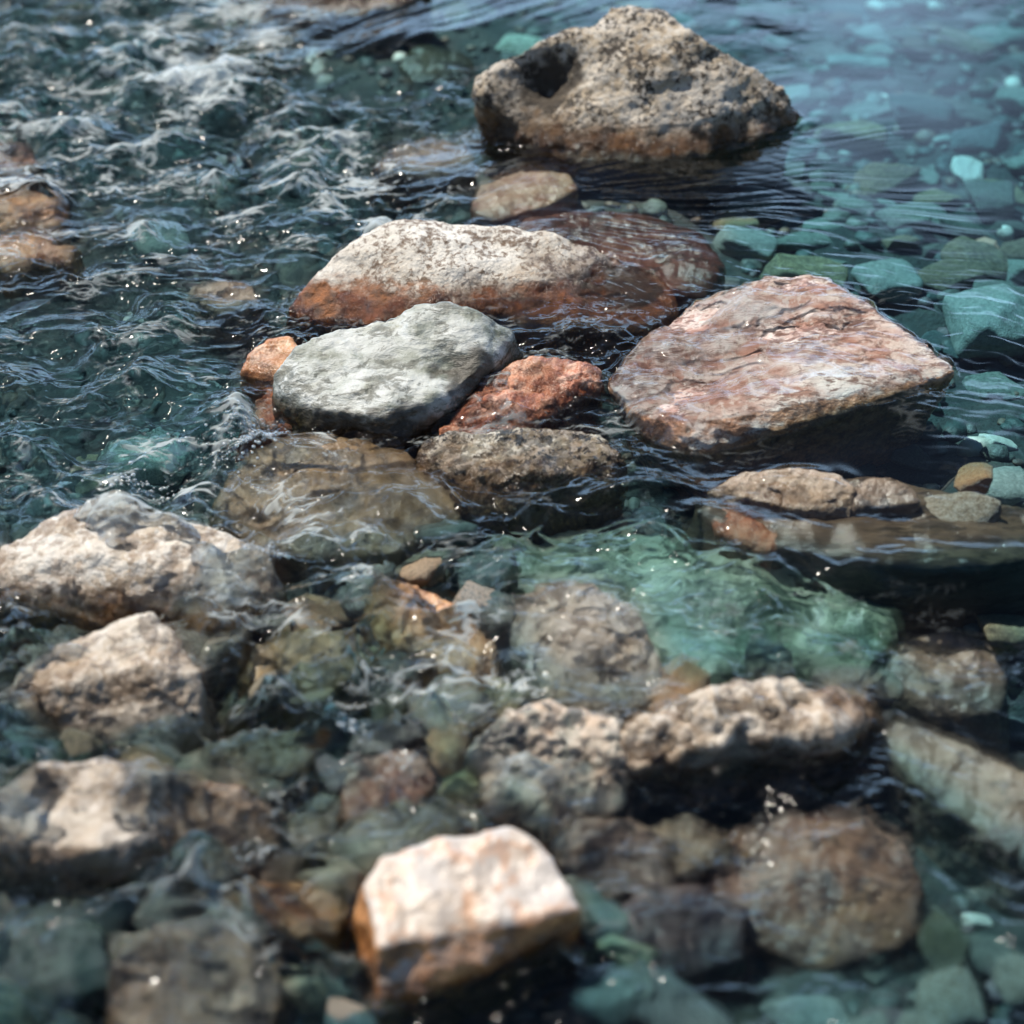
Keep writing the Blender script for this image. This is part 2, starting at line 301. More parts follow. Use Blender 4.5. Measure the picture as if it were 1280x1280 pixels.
TOPS = []
OVERTOPPED = []     # vertex clouds of rocks that water runs over: (points, film)
ROCKS = []
def rock(name, label, cat, mat, hulls, zb=-0.22, smooth=3, amp=(0.012, 0.005, 0.0022), freq=7, over=None, under=0.0, back=0.4,
         dents=(), layered=0.0, group=None, vox=None, seed=0, hk=0.66, topfilm=False, wetk=1.0, tuck=None):
    bm = bmesh.new(); allp = []
    zlo = min(q[2] for h in hulls for q in h)
    hulls = [[(q[0], q[1], zlo + (q[2] - zlo) * hk) for q in h] for h in hulls]
    for h in hulls:
        pts = []
        hz = [q[2] for q in h]; hc = np.mean([P(*q) for q in h], axis=0)
        for q in h:
            p = P(*q); pts.append(p)
            if tuck:
                pts.append(np.array([hc[0] + (p[0] - hc[0]) * tuck, hc[1] + .03 + (p[1] - hc[1]) * tuck, zb])); continue
            if under == 0 and q[2] < min(hz) + .35 * (max(hz) - min(hz)):
                f_ = random.uniform(1.03, 1.3); z_ = zb + random.uniform(0, .35) * (q[2] - zb)
                pts.append(np.array([hc[0] + (p[0] - hc[0]) * f_, hc[1] + (p[1] - hc[1]) * f_, z_]))
            pts.append(np.array([p[0], p[1] + under, zb]))
            pts.append(np.array([p[0] * 0.99, p[1] + back * (p[2] - zb), zb]))
        allp += pts; hull_bm(bm, [Vector(p) for p in pts])
    A = np.array(allp); mn, mx = A.min(0), A.max(0); size = float(max(mx - mn))
    me = remesh(bm, vox or max(0.0035, size / 95), smooth)
    cen = (mn + mx) / 2; cen[2] = zb
    def fn(co, no):
        s = freq
        off = seed * 3.7 + cen.astype(np.float32)
        d = amp[0] * fbm3(co * s + off, 3) + 0.5 * amp[1] * fbm3(co * s * 4 + off, 3)
        rid = 1 - 2 * np.abs(perlin3(co * s * 2.3 + 9.1 + off))
        d += amp[1] * 0.5 * rid
        d += 0.6 * amp[2] * fbm3(co * s * 14 + off, 3, 0.6)
        if layered:
            q = co.copy(); q[:, 0] *= 0.25; q[:, 1] *= 0.6
            d += layered * perlin3(q * 30 + off)
        for (px, py, z, r, a, *_) in dents:
            c = P(px, py, z)
            d -= a * np.exp(-((co - c) ** 2).sum(1) / (r * r))
        return co + no * d[:, None]
    co = displace(me, fn)
    no = np.empty(len(me.vertices) * 3, np.float32); me.vertices.foreach_get('normal', no); nz = no.reshape(-1, 3)[:, 2]
    if over is not None: OVERTOPPED.append((co[nz > (.62 if topfilm else -2)].copy(), over, topfilm))
    TOPS.append(co[nz > 0].copy())
    wv = co[:, 2] - level(co[:, 0], co[:, 1]) - .016 - .018 * fbm3(co * 22 + 5, 3)
    wet = np.clip(1 - wv / .010, 0, 1).astype(np.float32)
    stain_shade_w = np.zeros(len(co), np.float32)  # dark tone around marked dents: stain plus painted shade
    for d_ in dents:
        if len(d_) > 5:
            c = P(*d_[:3]); q = np.sqrt(((co - c) ** 2).sum(1)) / (d_[3] * 1.25) + .5 * fbm3(co * 38, 3)
            stain_shade_w = np.maximum(stain_shade_w, np.clip((1.05 - q) / .3, 0, 1) * d_[5]).astype(np.float32)
    co -= cen.astype(np.float32)
    me.vertices.foreach_set('co', co.ravel()); me.update(); me.name = name
    me.attributes.new('stain_shade', 'FLOAT', 'POINT').data.foreach_set('value', stain_shade_w)
    me.attributes.new('wet', 'FLOAT', 'POINT').data.foreach_set('value', wet * np.float32(wetk))
    me.materials.append(M[mat])
    o = link(bpy.data.objects.new(name, me)); o.location = cen
    tag(o, label, cat, group); RECEIVERS.append(o); ROCKS.append(o)
    return o

# ------------------------------------------------------------------ the named rocks
rock('boulder', 'large speckled granite boulder with brown stained foot, farthest upstream beside the calm pool', 'boulder', 'granite_big', [
    [(594,118,.05),(603,92,.07),(640,62,.11),(700,38,.135),(750,27,.15),(800,30,.16),(862,38,.155),(905,58,.13),(955,92,.08),(988,122,.04),(1001,142,.012),
     (640,125,.045),(700,115,.065),(800,115,.075),(880,125,.05),(940,120,.03),
     (996,156,-.005),(960,178,-.01),(880,196,-.015),(800,204,-.02),(700,200,-.03),(622,178,-.03),(597,146,-.02)],
    [(742,32,.14),(764,10,.16),(800,5,.165),(832,13,.162),(864,40,.15),(800,80,.105),(740,70,.105)]],
    zb=-.2, amp=(.010,.006,.003), hk=.86, tuck=.9, dents=[(686,104,.05,.045,.055,.95),(650,140,.01,.05,.010,.55),(760,160,.02,.05,.01)], freq=9, smooth=5)
rock('boulder', 'long pale granite boulder with rust-brown waterline, in mid stream', 'boulder', 'granite_pale', [
    [(358,388,-.055),(376,358,-.02),(412,318,.02),(446,292,.04),(484,280,.05),(540,275,.055),(620,281,.055),(700,292,.045),(758,305,.03),
     (400,395,-.05),(470,405,-.055),(560,395,-.045),(600,400,-.055),(660,395,-.055),(720,390,-.05),(770,372,-.04),(540,330,.03),(640,345,.015),(720,345,.005),(440,350,.0)],
    [(700,295,.035),(760,308,.026),(810,326,.006),(840,355,-.02),(850,395,-.05),(800,415,-.06),(700,415,-.06),(640,405,-.06)]],
    zb=-.2, amp=(.012,.005,.0022), hk=.6, dents=[(790,345,-.02,.05,.006,.85),(740,345,-.015,.03,.004,.6),(460,345,-.02,.04,.012),(600,350,-.01,.03,.008)], smooth=6)
rock('boulder', 'smooth blue-grey rock in front of the pale granite boulder, olive at its base', 'boulder', 'bluegrey', [
    [(345,500,-.055),(346,468,-.03),(372,436,-.005),(420,411,.015),(490,396,.03),(528,378,.045),(562,380,.045),(612,398,.03),(640,415,.005),(655,440,-.04),
     (600,462,-.0),(560,490,-.012),(480,522,-.028),(400,510,-.035),(360,495,-.04),
     (350,520,-.085),(400,552,-.085),(450,560,-.085),(500,566,-.08),(545,545,-.075),(600,500,-.07)]],
    zb=-.2, amp=(.008,.005,.002), dents=[(560,455,-.01,.02,.010),(500,440,.0,.03,.008),(425,470,-.02,.025,.006),(590,470,-.02,.035,.008,.8),(500,545,-.07,.035,.003,.7),(420,545,-.07,.03,.003,.7)], smooth=3, layered=.003, hk=.85)
rock('jagged_rock', 'jagged rust-orange rock wedged between the blue-grey rock and the pink slab', 'rock', 'rust', [
    [(598,470,-.02),(622,459,-.01),(652,456,-.005),(684,445,.004),(704,450,.002),(722,463,-.005),(746,465,-.012),(742,490,-.035),(734,500,-.05),(690,512,-.04),(600,500,-.035),(590,495,-.04)],
    [(545,545,-.06),(572,520,-.045),(592,492,-.035),(640,485,-.018),(690,500,-.025),(694,518,-.045),(668,538,-.055),(600,548,-.062)]],
    zb=-.18, amp=(.010,.008,.003), freq=11, smooth=1, vox=.003)
rock('rock', 'dark speckled rock with brown front, just below the jagged orange rock', 'rock', 'darkspeck', [
    [(519,566,-.035),(532,550,-.022),(560,543,-.014),(640,540,-.004),(720,538,-.004),(752,546,-.008),(772,566,-.02),(780,590,-.05),(762,606,-.055),
     (700,590,-.02),(620,590,-.022),(560,585,-.03),(700,616,-.07),(640,642,-.085),(600,640,-.085),(556,618,-.075),(528,588,-.06)]],
    zb=-.18, amp=(.006,.006,.003), freq=12, smooth=2, vox=.003)
rock('slab', 'broad pink and white slab with a flat wet top, edging the calm pool', 'slab', 'pinkslab', [
    [(760,485,-.04),(800,430,-.032),(855,382,-.02),(960,350,-.004),(1036,345,.004),(1058,372,.002),(1100,402,.0),(1188,455,-.006),
     (1150,448,-.006),(1060,458,-.008),(960,492,-.014),(862,530,-.024),(790,520,-.04),
     (1195,466,-.010),(1140,490,-.022),(1040,510,-.034),(960,534,-.040),(872,572,-.050),(810,548,-.055)]],
    zb=-.17, amp=(.006,.004,.002), smooth=2, over=.0030, topfilm=True, hk=1, wetk=.25, tuck=.82, dents=[(1000,420,.01,.08,.004),(880,450,-.005,.05,.006)], back=.15)
rock('boulder', 'broad tan boulder washed by water at the left edge, above the smaller tan rock', 'boulder', 'tanwet', [
    [(-60,720,-.07),(-20,688,-.055),(50,652,-.035),(112,632,-.024),(152,631,-.02),(222,648,-.02),(290,662,-.028),(332,692,-.045),(356,732,-.075),
     (330,774,-.10),(260,796,-.11),(180,778,-.10),(80,764,-.10),(0,760,-.095),(-60,760,-.1),(120,690,-.028),(220,715,-.04)]],
    zb=-.24, amp=(.010,.006,.003), smooth=5, over=-.008, hk=.85, wetk=.5)
rock('rock', 'smaller tan rock with an orange left end, just below the broad tan boulder', 'rock', 'tanbrown', [
    [(8,868,-.09),(30,836,-.075),(100,800,-.055),(150,776,-.042),(190,770,-.042),(228,798,-.055),(254,858,-.085),(180,830,-.05),(110,850,-.06),
     (242,905,-.115),(180,935,-.125),(90,930,-.12),(40,905,-.11),(12,885,-.105)]],
    zb=-.24, amp=(.010,.006,.003), smooth=3, hk=.9, wetk=.5)
rock('boulder', 'wet grey-brown boulder with a bright left shoulder, at the lower left', 'boulder', 'greybrown', [
    [(-40,1060,-.09),(-5,1000,-.06),(50,962,-.045),(130,950,-.04),(190,965,-.045),(200,1030,-.06),(120,1060,-.07),(220,1090,-.12),(80,1115,-.13),(-10,1115,-.13)],
    [(150,960,-.06),(220,975,-.07),(300,985,-.085),(342,1020,-.1),(352,1064,-.125),(300,1092,-.135),(200,1110,-.14)]],
    zb=-.26, amp=(.012,.007,.002), smooth=4, over=-.012, hk=.9, dents=[(195,1010,-.06,.03,.015)])
rock('rock', 'white-topped rock with an orange front face, nearest the viewer at the bottom', 'rock', 'whiteorange', [
    [(458,1105,-.05),(480,1076,-.045),(560,1052,-.038),(640,1036,-.032),(690,1072,-.036),(724,1135,-.05),(712,1142,-.055),(620,1130,-.045),(540,1145,-.05),(470,1185,-.06),
     (716,1160,-.085),(620,1210,-.105),(560,1222,-.11),(472,1268,-.13),(455,1205,-.12),(444,1150,-.10)]],
    zb=-.26, hk=.85, amp=(.009,.007,.002), smooth=4, under=.12)
rock('rock', 'orange-brown rock left of the white-topped rock, awash', 'rock', 'orange', [
    [(284,1120,-.11),(310,1098,-.10),(360,1096,-.095),(420,1100,-.10),(440,1135,-.12),(420,1165,-.14),(370,1172,-.14),(310,1150,-.135)]],
    zb=-.26, amp=(.008,.007,.002), smooth=3)
rock('rock', 'dark wet rock with a tan left edge, at the bottom left corner', 'rock', 'greybrown', [
    [(140,1230,-.12),(150,1185,-.10),(190,1155,-.09),(260,1150,-.09),(320,1165,-.10),(350,1220,-.12),(340,1290,-.15),(240,1320,-.15),(150,1300,-.15)]],
    zb=-.3, amp=(.008,.007,.002), smooth=3, seed=2, over=-.006)
rock('stone', 'pink and cream stone above the white-topped rock', 'stone', 'pinkcream', [
    [(426,985,-.10),(440,955,-.085),(490,940,-.08),(530,945,-.085),(545,975,-.10),(520,1015,-.12),(460,1035,-.125),(432,1020,-.12)]],
    zb=-.24, amp=(.005,.004,.002), smooth=4)
rock('boulder', 'rounded olive-brown boulder under rippling water, below the blue-grey rock', 'boulder', 'olive', [
    [(262,635,-.09),(275,605,-.07),(320,565,-.052),(380,545,-.046),(450,548,-.046),(510,568,-.05),(560,610,-.062),(575,665,-.085),(500,690,-.085),(400,700,-.09),(330,690,-.095),(280,660,-.1),
     (400,600,-.045),(480,610,-.048)]],
    zb=-.22, amp=(.008,.005,.0015), smooth=6, over=.007)
rock('stone', 'small rust and grey stone at the left tip of the pale boulder', 'stone', 'orange', [
    [(300,462,-.055),(308,440,-.035),(335,424,-.025),(362,420,-.024),(380,440,-.035),(372,470,-.055),(345,480,-.07),(310,474,-.07)]],
    zb=-.18, amp=(.005,.004,.0015), smooth=3)
rock('stone', 'rust stone just under the water at the foot of the blue-grey rock', 'stone', 'rust', [
    [(300,535,-.10),(320,505,-.08),(345,488,-.07),(370,500,-.07),(375,535,-.085),(340,550,-.1)]],
    zb=-.2, amp=(.006,.004,.002), smooth=3)
rock('rock', 'tan rounded rock under a clear sheet of water, beside the green pool', 'rock', 'tanbrown', [
    [(628,780,-.085),(640,750,-.07),(690,732,-.055),(740,730,-.052),(790,765,-.06),(825,820,-.075),(838,870,-.095),(780,890,-.11),(700,885,-.11),(660,840,-.10),(730,800,-.055)]],
    zb=-.24, amp=(.007,.004,.0015), smooth=4, over=.004, seed=4, hk=.9, wetk=.25)
rock('ledge', 'tan ledge rock with a black hollow beneath it, right of the mottled rock', 'rock', 'tanbrown', [
    [(765,938,-.075),(800,905,-.055),(860,878,-.045),(950,862,-.042),(1040,862,-.056),(1085,872,-.072),(1095,900,-.088),(1040,915,-.065),(960,925,-.06),(880,935,-.065),(790,960,-.085)]],
    zb=-.26, amp=(.016,.012,.003), freq=9, smooth=3, under=.13, hk=.85, over=-.006, back=.4, seed=5, layered=.003)
rock('rock', 'mottled blue and cream rock left of the tan ledge, half washed over', 'rock', 'multi', [
    [(598,945,-.09),(620,910,-.065),(660,885,-.055),(720,878,-.052),(765,900,-.06),(785,950,-.08),(780,1005,-.11),(700,1020,-.115),(630,1000,-.11)]],
    zb=-.24, amp=(.014,.012,.004), freq=11, smooth=2, over=-.004, hk=.95, wetk=.6)
rock('boulder', 'pinkish brown boulder under water, below the black hollow', 'boulder', 'pinkbrown', [
    [(880,1080,-.13),(920,1035,-.11),(1000,1015,-.095),(1080,1015,-.095),(1130,1050,-.11),(1155,1110,-.13),(1130,1180,-.16),(1020,1210,-.17),(920,1170,-.16),(1020,1080,-.105)]],
    zb=-.28, amp=(.010,.008,.002), smooth=4, over=.012)
rock('slab', 'dark slate slab under clear water, between pink slab and green pool', 'slab', 'darkslate', [
    [(870,640,-.06),(900,612,-.05),(1000,600,-.045),(1110,598,-.04),(1200,620,-.04),(1330,650,-.045),(1330,690,-.055),(1240,705,-.045),(1120,705,-.05),(1000,690,-.06),(910,670,-.07)]],
    zb=-.2, amp=(.006,.005,.0015), smooth=2, layered=.003)
rock('stone', 'flat tan stone lying on the dark slate slab', 'stone', 'tanbrown', [
    [(905,605,-.038),(930,592,-.03),(1000,585,-.022),(1050,590,-.022),(1070,610,-.03),(1050,632,-.04),(990,636,-.043),(930,622,-.042)]],
    zb=-.06, amp=(.005,.005,.002), smooth=1, back=.2, vox=.003, layered=.002, hk=1.0, wetk=.6, over=.001)
rock('stone', 'mauve stone beside the flat tan stone on the dark slate slab', 'stone', 'purplegrey', [
    [(1064,612,-.032),(1080,597,-.026),(1110,596,-.024),(1140,612,-.03),(1150,628,-.038),(1100,634,-.04),(1070,630,-.04)]],
    zb=-.06, amp=(.004,.004,.002), smooth=2, back=.2, vox=.003)
rock('rock', 'purple-grey rock washed by smooth water at the right edge, below the slate', 'rock', 'purplegrey', [
    [(1105,840,-.10),(1130,805,-.085),(1190,785,-.075),(1240,805,-.08),(1262,850,-.095),(1250,890,-.12),(1180,895,-.125),(1130,870,-.12)]],
    zb=-.24, amp=(.008,.006,.002), smooth=3, over=.002)
rock('boulder', 'long grey-brown boulder running out of the picture at the right edge', 'boulder', 'purplegrey', [
    [(1085,920,-.10),(1120,895,-.085),(1180,915,-.08),(1260,960,-.08),(1340,1000,-.085),(1360,1070,-.12),(1260,1065,-.125),(1180,1010,-.12),(1120,960,-.115)]],
    zb=-.26, amp=(.008,.006,.002), smooth=4, over=.004, seed=7)
rock('boulder', 'pale green boulder on the floor of the green pool', 'boulder', 'palegreen', [
    [(600,735,-.15),(640,700,-.135),(700,675,-.125),(800,672,-.125),(900,685,-.115),(1010,710,-.105),(1090,745,-.105),(1120,790,-.12),(1080,845,-.135),(960,862,-.13),(860,850,-.13),(700,800,-.14),(760,740,-.115),(940,760,-.085)]],
    zb=-.28, amp=(.022,.005,.002), smooth=6, freq=7)
rock('rock', 'red-brown rock under the smooth water behind the pale boulder', 'rock', 'rustdark', [
    [(640,300,-.05),(660,275,-.045),(720,262,-.04),(800,265,-.035),(870,290,-.04),(905,330,-.05),(880,370,-.07),(780,350,-.06)]],
    zb=-.2, amp=(.007,.005,.002), smooth=3, over=.010, seed=9)
rock('rock', 'cream and orange rock under fast water between the two granite boulders', 'rock', 'pinkcream', [
    [(588,262,-.05),(600,232,-.035),(650,213,-.025),(712,215,-.025),(722,235,-.03),(690,255,-.04),(620,275,-.055)]],
    zb=-.18, amp=(.005,.004,.002), smooth=3, over=.006, seed=3)
rock('rock', 'brown ribbed rock under tumbling water left of the tan rounded rock', 'rock', 'orange', [
    [(460,760,-.09),(475,735,-.07),(520,735,-.065),(580,760,-.07),(625,810,-.085),(620,850,-.105),(560,845,-.11),(500,810,-.10)]],
    wetk=.4, hk=.9, zb=-.22, amp=(.012,.010,.003), freq=12, smooth=2, over=.003, seed=6)
rock('rock', 'olive rock awash between the olive-brown boulder and the tan rocks', 'rock', 'olive', [
    [(300,850,-.115),(320,810,-.095),(380,785,-.085),(440,800,-.09),(450,850,-.11),(380,870,-.12)]],
    zb=-.22, amp=(.010,.008,.003), smooth=3, over=.004, seed=3)
rock('rock', 'flat brown rock awash below the smaller tan rock', 'rock', 'brown', [
    [(240,960,-.13),(270,925,-.11),(340,915,-.105),(390,935,-.115),(380,970,-.13),(300,980,-.135)]],
    zb=-.22, amp=(.008,.006,.003), smooth=3, over=.002, seed=8)
# stones under the choppy water on the left
rock('rock', 'orange rock under ripples at the left edge, lower of the two', 'rock', 'orange', [
    [(-40,325,-.075),(-10,305,-.062),(50,300,-.056),(95,312,-.062),(90,330,-.075),(20,342,-.08)]], wetk=.5, zb=-.2, over=.004, smooth=3, seed=1)
rock('rock', 'tan-orange rock under ripples at the left edge, between red and orange rocks', 'rock', 'orange', [
    [(-30,270,-.07),(0,248,-.058),(45,242,-.053),(80,258,-.056),(75,285,-.075),(10,292,-.08)]], wetk=.5, zb=-.2, over=.005, smooth=3, seed=2)
rock('rock', 'dull red rock under ripples at the left edge', 'rock', 'pinkbrown', [
    [(-40,210,-.08),(-10,185,-.07),(30,190,-.07),(48,212,-.075),(30,232,-.085),(-20,235,-.09)]], zb=-.2, over=.004, smooth=3, seed=3)
rock('stone', 'tan stone just under the ripples left of the pale granite boulder', 'stone', 'tanbrown', [
    [(225,372,-.075),(240,355,-.06),(280,348,-.054),(318,358,-.057),(325,380,-.075),(280,393,-.08)]], wetk=.4, zb=-.19, over=.004, smooth=3, seed=4)
rock('rock', 'green-grey rock awash at the top edge, left of the fast smooth water', 'rock', 'darkolive', [
    [(270,60,-.085),(290,35,-.075),(330,25,-.07),(375,38,-.072),(390,70,-.08),(340,92,-.09),(290,85,-.09)]], zb=-.2, over=.003, smooth=3, seed=5)
rock('rock', 'olive rock under the smooth water left of the farthest granite boulder', 'rock', 'darkolive', [
    [(500,80,-.075),(520,60,-.065),(555,55,-.06),(590,68,-.065),(600,95,-.08),(560,105,-.085),(515,100,-.085)]], zb=-.2, smooth=3, seed=6)


rock('rock', 'grey-green streaked rock awash just above the white-topped rock', 'rock', 'greygreen', [
    [(420,1075,-.12),(440,1040,-.10),(500,1010,-.09),(580,1005,-.09),(620,1030,-.105),(560,1060,-.115),(470,1100,-.13)]],
    zb=-.26, amp=(.009,.007,.003), smooth=2, over=-.001, seed=11)
rock('rock', 'grey wet rock touching the right end of the white-topped rock', 'rock', 'purplegrey', [
    [(690,1060,-.12),(720,1030,-.10),(790,1030,-.095),(830,1065,-.11),(835,1110,-.13),(760,1125,-.14),(710,1100,-.13)]],
    zb=-.28, amp=(.009,.007,.003), smooth=3, over=.0, seed=12)
rock('rock', 'mauve-grey rock under water left of the pinkish brown boulder', 'rock', 'mauve', [
    [(770,1160,-.14),(800,1120,-.12),(870,1110,-.115),(930,1140,-.125),(930,1200,-.15),(850,1225,-.16),(790,1205,-.155)]],
    zb=-.28, amp=(.009,.007,.002), smooth=3, over=.003, seed=13)
rock('rock', 'cream and tan rock below the black hollow, left of the pinkish brown boulder', 'rock', 'tanbrown', [
    [(795,1075,-.135),(815,1042,-.12),(860,1030,-.112),(910,1045,-.115),(915,1075,-.13),(850,1095,-.14)]],
    zb=-.26, amp=(.008,.007,.002), smooth=2, over=.003, seed=14)
rock('rock', 'dark green rock under water in the lower left corner', 'rock', 'darkteal', [
    [(-20,1200,-.14),(10,1150,-.125),(70,1135,-.12),(125,1160,-.125),(135,1230,-.145),(60,1270,-.155),(-20,1260,-.155)]],
    zb=-.28, amp=(.009,.007,.002), smooth=3, over=.002, seed=15)
rock('rock', 'brown mottled rock under tumbling water above the pink and cream stone', 'rock', 'tanbrown', [
    [(480,900,-.115),(500,870,-.10),(560,855,-.095),(610,875,-.105),(620,905,-.115),(560,925,-.12),(500,920,-.12)]],
    zb=-.26, amp=(.010,.008,.003), smooth=2, over=.003, seed=16)
rock('rock', 'dark brown rock under water between the farthest granite boulder and the orange one', 'rock', 'greybrown', [
    [(470,215,-.065),(485,188,-.055),(530,172,-.045),(585,185,-.045),(595,210,-.055),(540,225,-.065)]],
    zb=-.2, amp=(.008,.007,.002), smooth=3, over=.003, seed=17)
rock('rock', 'dark rock cut by the top edge, behind the fast smooth tongue of water', 'rock', 'darkslate', [
    [(330,12,-.05),(350,-15,-.03),(420,-30,-.005),(500,-28,.0),(540,-12,-.01),(500,10,-.025),(420,22,-.04),(370,25,-.05)]],
    zb=-.2, amp=(.008,.007,.002), smooth=3, seed=18, hk=1.3)
rock('rock', 'red-brown sliver of rock between the dark slate slab and the green pool', 'rock', 'rust', [
    [(872,632,-.06),(890,625,-.05),(940,650,-.052),(985,678,-.062),(960,690,-.07),(900,665,-.068)]],
    zb=-.2, amp=(.006,.005,.002), smooth=2, over=.002, seed=19)
rock('rock', 'grey brown rock under rippling water below the broad tan boulder', 'rock', 'greybrown', [
    [(240,860,-.12),(250,830,-.105),(300,800,-.095),(330,760,-.09),(300,740,-.09),(260,780,-.1)]],
    zb=-.26, amp=(.009,.007,.002), smooth=3, over=.002, seed=20)
rock('rock', 'dark rock under water between the grey-brown boulder and the pink and cream stone', 'rock', 'darkslate', [
    [(350,1060,-.13),(360,1010,-.115),(400,985,-.105),(430,1000,-.11),(430,1060,-.13),(390,1080,-.135)]],
    zb=-.26, amp=(.009,.007,.002), smooth=3, over=.002, seed=22)

# ------------------------------------------------------------------ loose stones on the bed
PROTO = []
for k in range(12):
    bm = bmesh.new(); n = 16; pts = []
    flat = [0.45, 0.6, 0.35, 0.75][k % 4]
    for i in range(n + (k % 3) * 6):
        v = rng.normal(size=3); v /= np.linalg.norm(v); v = np.sign(v) * np.abs(v) ** 0.8
        v *= 0.85 + 0.3 * rng.random(); pts.append(Vector((v[0], v[1] * 0.8, v[2] * flat)))
    hull_bm(bm, pts)
    me = remesh(bm, 0.07, [2, 6, 1][k % 3])
    displace(me, lambda co, no: co + no * (0.05 * fbm3(co * 1.7 + k * 5.1, 3) + 0.012 * fbm3(co * 7 + k, 3))[:, None])
    me.name = 'stone'; me.materials.append(M['teal'])
    co = np.empty(len(me.vertices) * 3, np.float32); me.vertices.foreach_get('co', co); co = co.reshape(-1, 3)
    ext = np.abs(co).max(0); co = co / ext[None, :2].max() ; me.vertices.foreach_set('co', co.ravel()); me.update()
    PROTO.append((bpy.data.objects.new('stone', me), float(np.abs(co[:, 2]).max()), co, float(np.ptp(co[:,0])), float(np.ptp(co[:,1]))))
PLACED = []
def stone(x, y, rx, ry, rot, mat, label, group=None, k=None, zfac=1.0, lift=0.35, name='stone', cat='stone', tilt=8):
    k = int(rng.integers(len(PROTO))) if k is None else k
    src, hz = PROTO[k][0], PROTO[k][1]
    o = src.copy(); o.name = name; link(o)
    s = min(rx, ry) * zfac
    o.scale = (rx, ry, s); o.rotation_euler = (R(rng.normal() * tilt), R(rng.normal() * tilt), rot)
    z = bed1(x, y) + hz * s * lift
    o.location = (x, y, z)
    o.material_slots[0].link = 'OBJECT'; o.material_slots[0].material = M[mat]
    tag(o, label, cat, group); RECEIVERS.append(o); PLACED.append((x, y, max(rx, ry)))
    return o
def stone_px(px, py, w, h, mat, label, rot=0.0, **kw):
    c = P(px, py, -.05); zs = lev1(c[0], c[1]); zb = bed1(c[0], c[1] + .1) + .02
    p = P(px, py, min(zb, zs - .01))
    dist = np.linalg.norm(p - CAM); pxm = 2 * dist * T / 1280
    sn = abs(ray(px, py)[2]) * 0.9
    return stone(p[0], p[1], w / 2 * pxm, max(h / 2 * pxm / sn * 0.8, 0.012), R(rot), mat, label, **kw)

stone_px(1210,206,40,32,'cream','small white pebble on the bed of the calm pool',name='pebble',cat='pebble',k=2,lift=.9)
stone_px(1235,305,32,28,'coral','small coral-orange pebble on the bed of the calm pool',name='pebble',cat='pebble',k=5,lift=.9)
stone_px(1132,265,70,28,'greygreen','smooth oval grey stone lying flat in the calm pool',k=1,lift=.8)
stone_px(1208,283,44,50,'greygreen','upright grey-green stone beside the coral-orange pebble',k=4,lift=.8,rot=70)
stone_px(1130,112,30,22,'coral','round mauve-pink pebble far up the calm pool',name='pebble',cat='pebble',k=4)
stone_px(1240,410,110,95,'paleteal','large pale teal stone at the right edge, behind the pink slab',k=7,lift=.5)
stone_px(1190,126,130,40,'teal','long flat teal stone far up the calm pool',k=0)
stone_px(1240,245,60,50,'teal','squarish teal stone right of the white pebble',k=3)
stone_px(1110,355,90,50,'paleteal','pale teal stone under the water behind the pink slab corner',k=1)
stone_px(1195,437,34,34,'darkteal','small dark stone touching the right tip of the pink slab',k=4,lift=.8)
stone_px(1246,548,56,24,'cream','small cream stone at the right edge, right of the pink slab',k=8,lift=.8)
stone_px(1252,598,84,56,'paleteal','pale blue-green stone at the right edge above the slate slab',k=10,lift=.9)
stone_px(1250,470,90,40,'greygreen','grey-green stone at the right edge beside the slab tip',k=6)
stone_px(1140,580,60,40,'teal','teal stone in the dark water before the pink slab',k=9)
stone_px(1280,645,50,40,'greygreen','grey stone cut by the right edge above the slate slab',k=5)
stone_px(1165,772,80,40,'paleteal','pale stone under the dark fall at the right, above the purple-grey rock',k=6)
stone_px(1255,790,70,60,'brown','brown-green stone at the right edge under the dark fall',k=3)
stone_px(1222,1135,44,28,'cream','cream pebble in the dark water at the lower right',name='pebble',cat='pebble',k=8,lift=.9)
stone_px(1162,1160,20,14,'cream','tiny cream pebble in the dark water left of the larger cream one',name='pebble',cat='pebble',k=8,lift=.9)
stone_px(1230,1195,70,70,'teal','teal stone below the cream pebble at the lower right',k=3)
stone_px(1095,1205,44,40,'teal','small teal stone below the pinkish brown boulder',k=4)
stone_px(1010,1265,120,60,'paleteal','pale green stone at the bottom edge, right of centre',k=1)
stone_px(1110,1275,90,60,'mauve','dark mauve stone at the bottom edge, right of the pale green one',k=5)
stone_px(880,1235,70,40,'mauve','mauve stone at the bottom, right of the white-topped rock shadow',k=6)
stone_px(870,1080,60,40,'darkteal','dark teal stone left of the pinkish brown boulder',k=2)
stone_px(830,1130,90,60,'mauve','greyish mauve stone between the white-topped rock and the pinkish brown boulder',k=7)
stone_px(400,1225,90,50,'teal','bright teal stone left of the white-topped rock',k=9)
stone_px(60,1260,120,70,'greygreen','pale olive stone at the bottom left corner',k=0)
stone_px(205,330,70,40,'greygreen','yellow-green stone under the ripples at the left',k=1,lift=.9)
stone_px(700,440,80,36,'teal','teal stone in the gap behind the jagged orange rock',k=6,lift=1.0)

